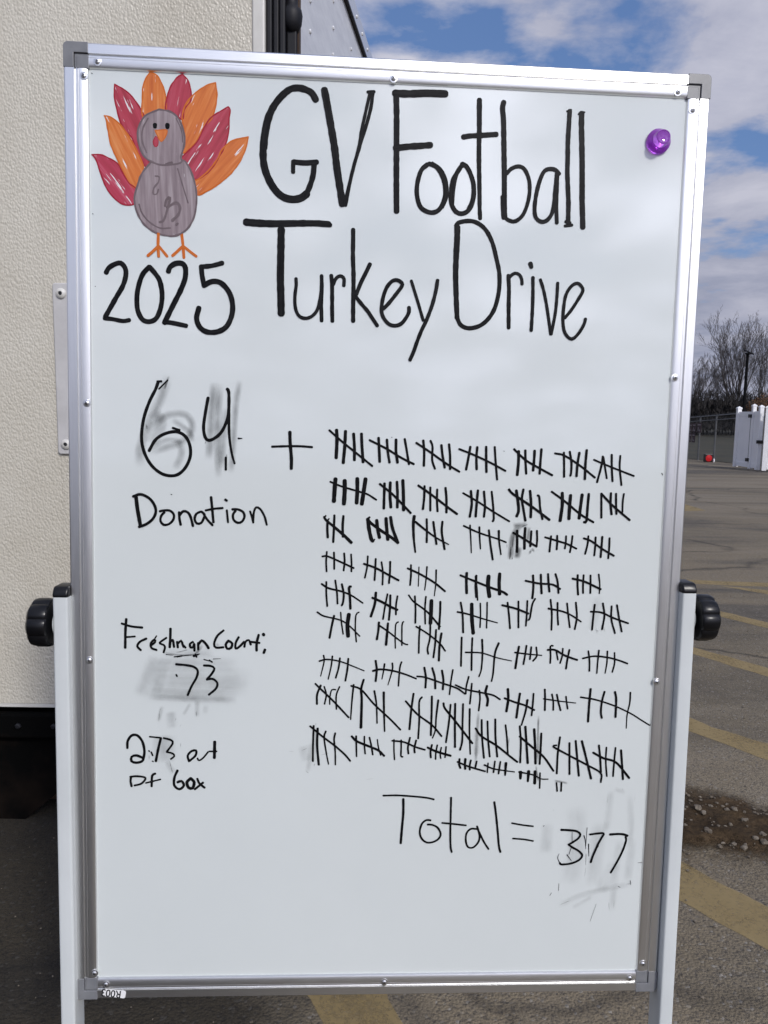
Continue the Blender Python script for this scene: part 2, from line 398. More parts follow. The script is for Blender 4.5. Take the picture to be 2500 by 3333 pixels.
# painted stripes (photo pixels projected on the lot, run on behind the board)
def zp(ox, oy, s, pts): return [(ox+x/s, oy+y/s) for x, y in pts]
stripes = [
  zp(2000,1600,2.212,[(-400,-10),(505,88),(660,136),(500,140),(-400,55)]),
  zp(2000,1600,2.212,[(-300,595),(470,628),(800,645),(1600,668),(1600,702),(800,672),(470,656),(-300,628)]),
  zp(2000,1600,2.212,[(760,676),(1106,708),(1600,768),(1600,812),(1106,738),(840,690)]),
  zp(2000,1600,2.212,[(-300,606),(778,862),(1106,940),(1600,1057),(1600,1110),(1106,982),(778,900),(-300,640)]),
  zp(2000,1600,2.212,[(-300,880),(577,1120),(1106,1265),(1600,1400),(1600,1480),(1106,1330),(575,1168),(-300,920)]),
  zp(2000,1600,2.212,[(100,1480),(550,1625),(700,1690),(1106,1810),(1600,1955),(1600,2105),(1106,1930),(760,1800),(545,1722),(100,1570)]),
  zp(1900,2500,2.655,[(300,510),(855,805),(1593,1195),(2200,1515),(2200,1900),(1593,1565),(1260,1380),(845,1140),(300,850)]),
  zp(700,3200,1.0369,[(180,-120),(560,-120),(580,48),(640,138),(700,240),(440,240),(365,138),(320,50)]),
]
for pl in stripes:
    q = [gpt(*p) for p in pl]; e = []
    for i in range(len(q)):
        a_, b_ = q[i], q[(i+1) % len(q)]; n_ = max(1, min(80, int((b_-a_).length/0.035)))
        for k in range(n_):
            p = a_.lerp(b_, k/n_); j = 0.012*min(1, (p-CAM).length/4)
            e.append((p.x+j*mnoise.noise(Vector((p.x*11, p.y*11, 1))), p.y+j*mnoise.noise(Vector((p.x*11, p.y*11, 9)))))
    sheet('parking_stripe', e, -0.0028, M_paint)

# ================================================================== BOARD FRAME OF REFERENCE
Wd, Hd = 0.835, 1.2834
TL = Vector((-0.41211, 1.02999, 1.86291))
U = Vector((0.9985083, 0.05351761, -0.01081825)).normalized()
V = Vector((-0.00755389, -0.030446, -0.99950787)); V = (V-U*V.dot(U)).normalized()
N = V.cross(U).normalized()                       # towards the camera
OS = TL - N*0.0042                                 # enamel plane
def bp(u, v, h=0.0): return OS + U*u + V*v + N*h
def buv(x, y, h=0.0):
    p = ppt(x, y, OS+N*h, N) - OS; return p.dot(U), p.dot(V)

leg_dir = (fw*2503 + rt*(711-1250) - up*(29275-1666)).normalized()
base_pt = gpt(1250, 3900)
stand = thing('whiteboard_stand', 'portrait whiteboard in an aluminium frame between two white legs, covered in marker writing', 'whiteboard', (0.0, 1.0, 0.0))

# ---- panel
mb = MB(); RW = 0.0302
mb.prism([(0.020, 0.020), (Wd-0.020, 0.020), (Wd-0.020, Hd-0.020), (0.020, Hd-0.020)], OS-N*0.012, U, V, N*0.012)
panel = mb.obj('writing_surface', M_board, stand)

# ---- rails
prof = [(0, -0.014), (0, 0.0045), (0.0022, 0.0078), (0.0148, 0.0078), (0.0154, 0.0030), (0.0176, 0.0030), (0.0180, 0.0056),
        (0.0200, 0.0056), (0.0203, 0.0048), (0.0212, 0.0064), (0.0300, 0.0064), (0.0335, 0.0044), (0.0350, 0.0004), (0.0350, -0.014)]
prof = [(a*0.863, b*0.6 if b > 0 else b) for a, b in prof]
def rail(P0, A, D, mat):
    m = MB(); m.prism(prof, P0, A, N, D); o = m.obj('frame_rail', mat, stand); wnormal(o, 30); return o
g = 0.0300
rail(bp(g, 0), V, U*(Wd-2*g), M_alu_h)
rail(bp(g, Hd), -V, U*(Wd-2*g), M_alu_h)
rail(bp(0, g), U, V*(Hd-2*g), M_alu_v)
rail(bp(Wd, g), -U, V*(Hd-2*g), M_alu_v)
# ---- corner caps
def cap(P0, A, B):
    m = MB(); r = 0.0062; c = 0.0310; e = 0.0130
    arc = [(r-r*math.cos(k*math.pi/12), r-r*math.sin(k*math.pi/12)) for k in range(7)]
    Lp = [(c, 0), (c, e), (e, e), (e, c), (0, c)] + arc
    m.prism([(a-0.0004, b_-0.0004) for a, b_ in Lp], P0-N*0.0145, A, B, N*0.0198)
    m.prism([(e, e), (c-0.0002, e), (c-0.0002, c-0.0002), (e, c-0.0002)], P0-N*0.0143, A, B, N*0.0173)
    m.prism([(0.0160, 0.0160), (c, 0.0160), (c, c), (0.0160, c)], P0-N*0.0143, A, B, N*0.0184)
    o = m.obj('corner_cap', M_cap, stand); bevel(o, 0.0006, 2); return o
cap(bp(0, 0), U, V); cap(bp(Wd, 0), -U, V); cap(bp(0, Hd), U, -V); cap(bp(Wd, Hd), -U, -V)
# ---- screws
def screw(x, y, k=[0]):
    u, v = buv(x, y, 0.0040); P0 = bp(u, v, 0.0037)
    m = MB(); m.lathe([(0, 0.0052), (0.0008, 0.0050), (0.0010, 0.0034), (0.0009, 0.0033), (0.0020, 0.0030), (0.0027, 0.0018), (0.0028, 0.0001)], P0, N, 20)
    k[0] += 1; a = k[0]*1.3
    for q in (a, a+math.pi/2):
        d = U*math.cos(q)+V*math.sin(q); e = N.cross(d)
        m.prism([(-0.0019, -0.0005), (0.0019, -0.0005), (0.0019, 0.0005), (-0.0019, 0.0005)], P0+N*0.0015, d, e, N*0.00145, 1)
    o = m.obj('screw', None, stand, mats=[M_chrome, M_slot]); wnormal(o, 40)
for p in [(317.5,201),(273,246.6),(1281,256),(2206,300),(2254,359),(2196.5,1229.5),(2136.5,2219),(2092,3136.5),(2049.5,3183),(1251,3196),(345.5,3204),(308,3167),(282.6,1312),(291,2149)]:
    screw(*p)
# ---- legs, caps, knobs, feet
LP = OS + N*0.0172
def rrect(wd, dp, r=0.003, n=4):
    pts = []
    for cx_, cy_, a0 in ((wd-r, r, -90), (wd-r, dp-r, 0), (r, dp-r, 90), (r, r, 180)):
        for k in range(n+1):
            a = R(a0+90*k/n); pts.append((cx_+r*math.cos(a), cy_+r*math.sin(a)))
    return pts
LA = (U-leg_dir*U.dot(leg_dir)).normalized(); LB = leg_dir.cross(LA).normalized()
if LB.y < 0: LB = -LB
def leg(px, py, sign):
    P0 = ppt(px, py, LP, N); A = LA*sign
    L = (P0.z-0.05)/(-leg_dir.z)
    m = MB(); m.prism(rrect(0.0198, 0.040), P0, A, LB, leg_dir*L); lo = m.obj('leg', M_leg, stand); wnormal(lo, 50)
    m = MB(); pr = [(0, 0), (0, 0.005), (0.0040, 0.0125), (0.008, 0.0145), (0.036, 0.0145), (0.040, 0.011), (0.040, 0)]
    m.prism(pr, P0-A*0.0003-LB*0.0003+leg_dir*0.0005, LB*1.015, -leg_dir, A*0.0204); c_ = m.obj('leg_cap', M_black, lo); bevel(c_, 0.0025, 3); wnormal(c_, 60)
    m = MB()
    for y0 in (-0.28, 0.28):
        m.tube([P0+leg_dir*(L-0.015)+LB*0.02+Vector((0, y0, 0)), P0+leg_dir*(L-0.015)+LB*0.02], [0.015, 0.015], 8)
    m.obj('foot_bar', M_leg, stand)
    for y0 in (-0.27, 0.27):
        m = MB(); c0 = P0+leg_dir*(L-0.015)+LB*0.02+Vector((0, y0, 0)); c0.z = 0.022
        m.lathe([(-0.01, 0.012), (-0.009, 0.021), (0.009, 0.021), (0.01, 0.012)], c0, (1, 0, 0), 16)
        m.obj('caster', M_black, stand)
    return P0, A
PLt, AL = leg(170, 1945, 1); PRt, AR = leg(2269, 1932, -1)
def knob(P0, A, py, px):
    ax = -A
    d0 = P0 + LB*0.020
    # distance down the leg so that the knob centre lies on image row py
    best = min((abs((lambda q: CY-F*((q-CAM).dot(up))/((q-CAM).dot(fw)))(d0+leg_dir*s*0.001)-py), s) for s in range(0, 120))
    C0 = d0 + leg_dir*best[1]*0.001
    m = MB(); lob = lambda t, r: 1.0 if r < 0.02 else 1+0.045*(abs(math.cos(4*t))**0.5*2-1)
    m.lathe([(0.0022, 0.011), (0.0045, 0.0115), (0.0065, 0.024), (0.0060, 0.0285), (0.0075, 0.0305), (0.0110, 0.0318), (0.0250, 0.0318), (0.0300, 0.0300), (0.0335, 0.0250), (0.0352, 0.0170), (0.0360, 0.0006)], C0, ax, 64, lob)
    k = m.obj('tilt_knob', M_black, stand); wnormal(k, 30)
    m = MB(); m.lathe([(0.0002, 0.017), (0.0012, 0.0185), (0.0022, 0.0165), (0.0024, 0.004)], C0, ax, 40); ws = m.obj('washer', M_leg, k); wnormal(ws, 40)
    m = MB(); m.tube([C0+A*0.0190, C0+A*0.0225], 0.006, 12); m.obj('pivot_bolt', M_chrome, stand)
knob(PLt, AL, 2026, 120); knob(PRt, AR, 2010, 2308)
# ---- sticker
def ptp(x, y, h): 
    u, v = buv(x, y, h); return u, v
sc_ = [(240+x/3.318, 3100+y/3.318) for x, y in ((322, 388), (565, 420), (556, 498), (312, 470))]
cs = [Vector(buv(x, y, 0.0052)) for x, y in sc_]
m = MB(); ctr = sum(cs, Vector((0, 0)))/4; eu = ((cs[1]-cs[0])+(cs[2]-cs[3]))/2; ev = ((cs[3]-cs[0])+(cs[2]-cs[1]))/2
sw, sh = eu.length, ev.length; eu.normalize(); ev = Vector((-eu.y, eu.x))
E1 = U*eu.x+V*eu.y; E2 = U*ev.x+V*ev.y
m.prism([(a-sw/2, b_-sh/2) for a, b_ in rrect(sw, sh, 0.003, 5)], bp(ctr.x, ctr.y, 0.0048), E1, E2, N*0.0003)
stk = m.obj('asset_sticker', M_paper, stand); stk['label'] = 'white sticker stuck upside down reading R003'
cu = bpy.data.curves.new('sticker_code', 'FONT'); cu.body = 'R003'; cu.size = 0.0135; cu.align_x = 'CENTER'; cu.align_y = 'CENTER'; cu.offset = 0.00022
tmp = bpy.data.objects.new('tmp', cu); COL.objects.link(tmp)
bpy.context.view_layer.update()
tm = bpy.data.meshes.new_from_object(tmp); tp = bp(ctr.x, ctr.y, 0.0053)-E1*0.0045
tv = [tp + E1*(-v_.co.x)*1.0 + E2*(v_.co.y)*1.15 for v_ in tm.vertices]; tf = [tuple(p.vertices) for p in tm.polygons]
bpy.data.objects.remove(tmp); 
obj('sticker_code', tv, tf, M_print, stk)

# ================================================================== HANDWRITING
rnd = random.Random(5)
PXM = 1.035/F
def catmull(p, step):
    if len(p) < 3:
        n_ = max(2, int((p[1]-p[0]).length/step)); return [p[0].lerp(p[1], i/n_) for i in range(n_+1)]
    q = [p[0]*2-p[1]] + p + [p[-1]*2-p[-2]]; out = []
    for i in range(1, len(q)-2):
        a, b_, c_, d = q[i-1:i+3]; n_ = max(2, int((c_-b_).length/step))
        for k in range(n_):
            t_ = k/n_
            out.append(0.5*((2*b_)+(c_-a)*t_+(2*a-5*b_+4*c_-d)*t_*t_+(3*b_-a-3*c_+d)*t_**3))
    out.append(p[-1]); return out
class Ink:
    cnt = 0
    def __init__(s): s.v = []; s.f = []; s.uv = []; s.fade = []
    def stroke(s, pts, w0, w1=None, wob=0.06, fade=None, h=None):
        """pts in board coordinates (m), widths in m"""
        w1 = w0 if w1 is None else w1
        c_ = catmull([Vector(p) for p in pts], 0.0022 if fade is None else 0.004); n_ = len(c_)
        Ink.cnt += 1
        h0 = (0.00030+0.00006*(Ink.cnt % 9)) if h is None else h
        cols = 3 if fade is None else 7
        ph = rnd.random()*50; L = 0.0
        # rounded ends
        ext = []
        t0 = (c_[1]-c_[0]).normalized(); t1 = (c_[-1]-c_[-2]).normalized()
        rows_ = []
        for i, p in enumerate(c_):
            tn = (c_[min(i+1, n_-1)]-c_[max(i-1, 0)]).normalized()
            f_ = i/(n_-1); hw = (w0+(w1-w0)*f_)/2
            hw *= 1+wob*mnoise.noise(Vector((ph+i*0.35, 0, 0)))*2
            rows_.append((p, tn, hw, f_))
        if fade is None:
            pre = [(c_[0]-t0*w0*0.5*k, t0, w0/2*math.sqrt(max(0, 1-k*k))*1.0+1e-5, 0.0) for k in (0.92, 0.7, 0.4)]
            post = [(c_[-1]+t1*w1*0.5*k, t1, w1/2*math.sqrt(max(0, 1-k*k))+1e-5, 1.0) for k in (0.4, 0.7, 0.92)]
            rows_ = pre+rows_+post
        b0 = len(s.v); last = rows_[0][0]; uo = rnd.random()*20
        for i, (p, tn, hw, f_) in enumerate(rows_):
            L += (p-last).length; last = p
            nr = Vector((-tn.y, tn.x))
            for j in range(cols):
                a = j/(cols-1)*2-1
                q = p+nr*hw*a
                s.v.append(bp(q.x, q.y, h0+0.00004*f_)); s.uv.append((uo+L, uo*3+a*hw if fade is not None else uo*3+a*0.5))
                if fade is not None: s.fade.append(fade*(1-abs(a)**1.5)*min(1, f_*7, (1-f_)*7))
                else: s.fade.append(1.0)
        for i in range(len(rows_)-1):
            for j in range(cols-1):
                k = b0+i*cols+j; s.f.append((k, k+1, k+cols+1, k+cols))
    def fill(s, poly, h, axis):
        c_ = catmull([Vector(p) for p in poly+[poly[0]]], 0.003)[:-1]
        b0 = len(s.v); a = Vector(axis).normalized(); n_ = Vector((-a.y, a.x))
        for q in c_:
            s.v.append(bp(q.x, q.y, h)); s.uv.append((q.dot(a), q.dot(n_))); s.fade.append(1)
        s.f.append(tuple(range(b0, b0+len(c_))))
    def obj(s, name, mat, parent, label=None):
        o = obj(name, s.v, s.f, mat, parent, uvs=s.uv, fade=s.fade)
        if label: o['label'] = label
        return o
def parse(ox, oy, sc, txt):
    """'w[-w1]: x,y x,y | ...' in crop pixels -> [(pts, w0, w1)]"""
    out = []
    for seg in txt.strip().split('|'):
        if not seg.strip(): continue
        wd, pp = seg.split(':'); ws = [float(a)/sc*PXM for a in wd.split('-')]
        pts = [buv(ox+float(a)/sc, oy+float(b_)/sc) for a, b_ in (q.split(',') for q in pp.split())]
        out.append((pts, ws[0], ws[-1]))
    return out
def write(name, label, mat, *blocks):
    k = Ink()
    for ox, oy, sc, txt in blocks:
        m_ = 1.22 if (ox, oy) in ((360, 1980), (360, 2260)) else 1.08
        for pts, a, b_ in parse(ox, oy, sc, txt): k.stroke(pts, a*m_, b_*m_)
    return k.obj(name, mat, panel, label)
SM = [0]
def smear(label, *blocks):
    for fade, ox, oy, sc, txt in blocks:
        strokes_ = parse(ox, oy, sc, txt)
        wide = [q for q in strokes_ if max(q[1], q[2]) > 0.006]
        for grp in ([wide] if wide else [])+[[q] for q in strokes_ if q not in wide]:
            k = Ink()
            for pts, a, b_ in grp:
                SM[0] += 1; k.stroke(pts, a, b_, 0.02, min(1, fade*1.2), 0.00004+0.00002*(SM[0] % 11))
            o = k.obj('erased_smudge', M_smear, panel)
            if grp is wide: o['label'] = label

B1 = (800, 0, 2.0738); B3 = (1400, 280, 2.765); BT = (780, 690, 2.765); BD = (1380, 690, 2.765); B4 = (0, 800, 2.0738)
write('lettering', 'GV in large black marker capitals', M_ink, (*B1, '''
40-46: 472,672 445,628 400,604 350,594 295,606 232,660 182,730 150,800 128,900 118,1000 120,1090 135,1160 165,1230 205,1290 250,1328 310,1346 370,1338 410,1310|
34: 405,1320 435,1250 455,1180 462,1105|32: 478,1095 400,1100 325,1094|26: 320,1092 320,1160|
30: 205,690 165,790 140,900 130,1000|30: 165,1240 215,1310 280,1350 360,1350|
44: 532,612 545,680 575,850 600,1000 615,1130 638,1280 652,1375|
20: 838,630 818,720 800,800 782,880 770,960 742,1080 716,1180 690,1280 668,1380|22: 858,628 846,720 824,810 800,890 780,950 760,1020 735,1100 710,1200 690,1300 674,1385|20: 825,622 866,620'''))
write('lettering', 'Football in tall black marker letters', M_ink, (*B1, '''
36: 1015,630 1018,760 1018,900 1017,1100 1017,1300 1018,1425|44: 1010,630 1100,634 1220,630 1345,634|38: 1012,1000 1100,990 1180,985 1245,980|
28: 1225,1112 1185,1150 1160,1230 1155,1310 1175,1390 1215,1425 1265,1435 1310,1410 1342,1340 1346,1260 1322,1180 1285,1125 1240,1107|16: 1260,1100 1320,1146 1356,1230 1358,1330 1330,1400|
28: 1465,1108 1430,1160 1398,1220 1385,1310 1390,1380 1420,1430 1465,1442 1510,1412 1536,1340 1538,1250 1515,1170 1485,1120 1460,1110|12: 1440,1150 1418,1220 1406,1300 1400,1380|18: 1505,1160 1530,1240 1528,1340 1500,1410'''),
 (*B3, '''
44-34: 444,130 443,250 443,400 440,550 440,700 443,850 445,1000 446,1100 450,1190|42: 300,460 360,450 450,446 530,440 595,436|
44: 662,150 652,200 660,300 663,450 665,600 668,800 668,950 668,1100 672,1180|36: 652,1000 655,1100 662,1185|
32: 690,788 730,746 790,724 840,740 876,800 895,880 893,980 870,1080 835,1160 790,1205 750,1220 700,1205 675,1185|
34: 1160,790 1128,757 1080,747 1030,765 995,830 965,930 945,1040 940,1130 955,1190 1000,1222 1050,1210 1095,1150 1115,1060 1125,950 1135,850 1140,790|32: 1145,790 1142,900 1138,1000 1136,1100 1140,1230|
38: 1256,228 1250,330 1240,500 1238,650 1235,780 1240,920 1245,1050 1243,1150 1242,1230|16: 1233,228 1268,215|26: 1215,1260 1275,1252|28: 1222,1222 1258,1232|
46: 1364,250 1362,350 1365,500 1368,700 1368,900 1368,1050 1372,1180 1374,1270|13: 1335,255 1355,232 1390,238'''))
write('lettering', 'Turkey in black marker on the second line', M_ink, (*BT, '''
60-48: 62,92 150,100 300,106 450,104 600,102 740,104 800,110|36: 700,112 760,116 815,118|60: 375,160 373,300 370,450 368,600 372,750 375,910|
28: 508,602 510,660 500,740 498,820 510,890 540,940 590,957 640,945 685,905 710,850 730,750 738,650 738,575|32: 738,578 740,700 735,830 738,978|
34: 825,575 832,650 833,780 833,880 835,980|30: 845,650 860,610 890,580 920,580 940,605 938,662|
36: 1022,162 1022,250 1020,400 1025,550 1025,700 1022,850 1022,980|34: 1172,472 1140,540 1095,630 1050,740|32: 1040,755 1090,820 1150,890 1190,950 1238,1022|
32: 1295,870 1340,825 1400,750 1458,672 1460,640 1420,614 1375,622 1330,670 1300,740 1282,820 1278,900 1300,960 1345,1010 1400,1024 1455,1005 1500,950 1524,900 1524,862|
26: 1546,622 1570,700 1610,830 1652,975|32: 1781,618 1764,720 1729,850 1679,980 1640,1060 1600,1160 1565,1260 1534,1330'''))
write('lettering', 'Drive in black marker with a tall capital D', M_ink, (*BD, '''
52-42: 300,140 298,250 290,400 285,550 288,700 292,820 298,950|36: 290,122 312,97 380,82 450,87 520,125 575,190 620,290 650,410 675,530 680,640 668,750 635,870 580,960 510,1020 430,1045 370,1040 325,1010 300,955|
34: 760,575 765,700 762,850 762,1040|28: 760,625 775,582 820,552 860,567 880,610 882,648|
30: 980,592 980,750 975,900 965,1065|40-34: 958,468 966,495|
27: 1048,612 1075,700 1105,850 1140,1098|27: 1203,642 1195,780 1180,920 1145,1098|
28: 1268,952 1320,890 1380,800 1430,708 1410,662 1380,642 1330,665 1280,740 1258,850 1250,980 1265,1080 1310,1138 1350,1135 1400,1080 1440,1010 1452,965'''))
write('lettering', '2025 in thick black marker under the turkey drawing', M_ink, (*B4, '''
30: 718,180 735,150 775,125 815,117 845,150 850,200 830,270 790,340 745,420 712,478|26: 708,490 760,495 830,508 872,502|
30: 1005,145 960,200 930,300 925,390 935,450 965,500 1010,512 1055,490 1085,420 1095,330 1080,240 1050,190 1012,145|
32: 1138,172 1148,145 1185,120 1230,120 1252,150 1250,220 1220,300 1180,380 1140,460 1112,518|28: 1112,515 1160,520 1256,540|
28: 1500,117 1430,135 1358,142|30: 1360,142 1365,200 1378,265|32: 1378,268 1430,242 1490,250 1545,310 1570,390 1565,470 1530,545 1470,580 1400,582 1350,550 1328,490 1343,422'''))
write('lettering', '64 in black marker over an erased smudge', M_inkd, (*B4, '''
14: 1090,915 1064,916|20: 1068,920 1050,970 1010,1050 975,1150 958,1250 960,1340 990,1430 1040,1500 1110,1545 1190,1548 1250,1500 1285,1420 1280,1340 1245,1280 1185,1255 1110,1270 1050,1310 1008,1382|15: 1168,1230 1212,1244|10: 1074,966 1132,908|
20: 1405,1028 1390,1110 1375,1220 1385,1290 1410,1313 1455,1295 1500,1250 1535,1170 1545,1100 1545,990 1535,968|20-13: 1545,1100 1546,1200 1550,1300 1565,1400 1584,1468|15: 1525,1430 1525,1510|11-5: 1610,1300 1634,1300'''))
write('lettering', 'Donation in black marker', M_inkd, (400, 1580, 2.592, '''
30: 113,102 125,200 148,330|22: 90,92 150,74 220,105 265,160 280,220 255,280 200,325 140,348|
20: 350,228 325,255 318,300 345,332 390,325 425,290 430,245 395,212 340,212 314,218|
21: 475,228 478,280 488,330|21: 480,250 510,218 545,225 570,260 592,340|
20: 655,222 620,240 606,285 625,320 660,317 682,280 690,245 665,222|19: 682,240 715,290 756,334|
21: 745,100 755,200 765,308|17: 700,210 770,196 842,190|17: 878,210 888,308|20: 866,120 877,127|
20: 925,202 970,202 1015,225 1026,265 1005,305 970,315 935,290 930,245 950,215|17: 1074,220 1090,270 1100,312|18: 1100,312 1105,230 1125,185 1160,200 1195,260 1214,330'''))
BF = (360, 1980, 2.765)
write('lettering', 'Freshman in small black marker', M_inkd, (*BF, '''
20: 142,98 135,200 133,352|17: 102,136 190,162 286,172|14: 142,258 220,252|
18: 322,272 265,300 242,340 272,374|17: 362,335 402,302 396,280 364,312 370,355 414,373|11: 398,274 414,248|16: 502,266 452,300 442,315 480,330 490,355 478,395|
20: 540,184 538,270 533,348|18: 538,302 560,282 572,346|18: 600,302 606,350|18: 606,318 635,290 650,325 658,345|16: 655,330 675,352|
18: 740,302 715,320 722,352 745,345 755,312 756,380|18: 790,312 790,368|20: 794,320 822,288 860,320 882,356|
'''))
write('lettering', 'Count: in small black marker', M_inkd, (*BF, '''
18: 1016,200 960,250 932,320 950,353 1014,350|20: 1060,292 1037,325 1050,363 1085,355 1095,315 1062,292|18: 1153,260 1127,310 1127,362 1165,340 1200,302|17: 1205,345 1215,300 1245,285 1262,325|20: 1333,240 1316,310 1315,378|17: 1262,300 1340,310|24: 1376,232 1379,238|21: 1390,372 1380,398|'''))
write('scribble', 'leftover black scribble above the 73', M_inkd, (*BF, '''
10-4: 575,435 650,426 725,420|12: 600,436 640,428|7-3: 500,415 560,422|20-8: 750,428 800,410|9-5: 842,460 916,480|6-3: 925,455 992,452|13: 592,597 599,610|14: 764,412 775,436|12: 890,466 915,482'''))
write('lettering', '73 in black marker below the words Freshman Count', M_inkd, (*BF, '''
18: 592,502 680,510 750,525 785,560 775,620 730,700 696,778|18: 842,514 900,518 935,540 910,590 868,638|18: 868,640 920,635 960,670 950,720 886,776'''))
BO = (360, 2260, 2.765)
write('lettering', '273 in black marker', M_inkd, (*BO, '''
20: 152,480 155,420 190,370 240,368 285,420 305,500 300,560 285,600 230,614 190,600 190,562 230,548 288,568|
13: 354,380 452,390|20: 453,395 430,490 409,598|16: 480,392 545,410 560,440 508,514|14: 508,518 560,530 575,555 544,580|11: 346,506 350,511|12: 367,518 380,547|9: 376,600 385,604|
'''))
write('lettering', 'out in black marker', M_inkd, (*BO, '''
18: 706,600 695,550 730,510 770,505 765,550 714,596|14: 783,575 797,594 835,570 878,518|24: 938,428 935,568|13: 890,512 955,512|'''))
write('lettering', 'of in black marker', M_inkd, (*BO, '''
18: 185,745 181,780 190,824|16: 180,740 240,735 315,750 280,800 218,818|18: 402,712 376,730 371,824|13: 320,795 450,763|
'''))
write('lettering', 'box in black marker', M_inkd, (*BO, '''
20: 602,686 575,750 575,820 620,853 660,820 640,780 604,790|24: 720,757 688,790 702,838 738,843 753,790 724,757|18: 782,760 800,800 846,838|18: 832,794 760,852'''))
write('lettering', 'Total in thin black marker', M_inkd, (1200, 2550, 2.765, '''
17: 132,108 260,106 400,115 520,127 586,142|22: 312,140 312,260 300,400 289,534|
18: 556,330 520,328 480,360 460,430 475,490 520,528 580,525 630,495 648,450 620,395 570,370 532,368|
18: 742,126 738,300 735,450 738,570 747,614|17: 662,353 760,362 874,375|
18: 975,410 920,408 880,450 875,520 895,572 940,575 985,530 998,470 975,386|18: 976,386 1000,450 1040,530 1078,588|20: 1131,168 1145,270 1160,420 1172,560 1185,615'''))
write('equals_sign', None, M_inkd, (1200, 2550, 2.765, '''16: 1290,356 1380,372 1478,384|16: 1298,494 1400,502 1478,516'''))
B7 = (1700, 2500, 3.95)
write('lettering', '377 in black marker over an erased smudge', M_inkd, (*B7, '''
32-26: 503,792 600,796 700,810 745,850 720,900 650,950 596,980|28: 596,982 650,1020 720,1060 770,1115 745,1165 680,1205 590,1230 500,1235 484,1220|10-5: 480,1215 455,1150 472,1098|
28: 872,850 960,838 1045,836 1020,890 975,970 940,1050 905,1130 880,1205|24: 972,1000 935,1060|32: 1130,852 1230,846 1300,850 1350,868|28: 1328,885 1334,930 1290,1060 1220,1200 1138,1340|'''))
write('scribble', 'thin leftover marker scratches around the 377', M_inkd, (*B7, '''7-3: 833,765 815,1025|14-6: 852,975 855,1130|12-5: 792,865 810,930 815,1035|6: 640,822 640,945|6: 628,1020 600,1105|14-6: 575,1112 630,1188|5-3: 820,1100 815,1245|5: 470,1485 465,1575|5: 352,1638 374,1602|3: 950,1745 872,1965|8-4: 1550,1213 1485,1215|10-4: 272,744 284,736|8-4: 1387,1445 1390,1498|9-4: 1235,1520 1258,1530'''))
write('lettering', 'plus sign in black marker beside the 64', M_inkd, (860, 1370, 2.765, '28: 232,102 235,200 245,330 245,426|20: 72,232 200,228 320,228 430,236'))

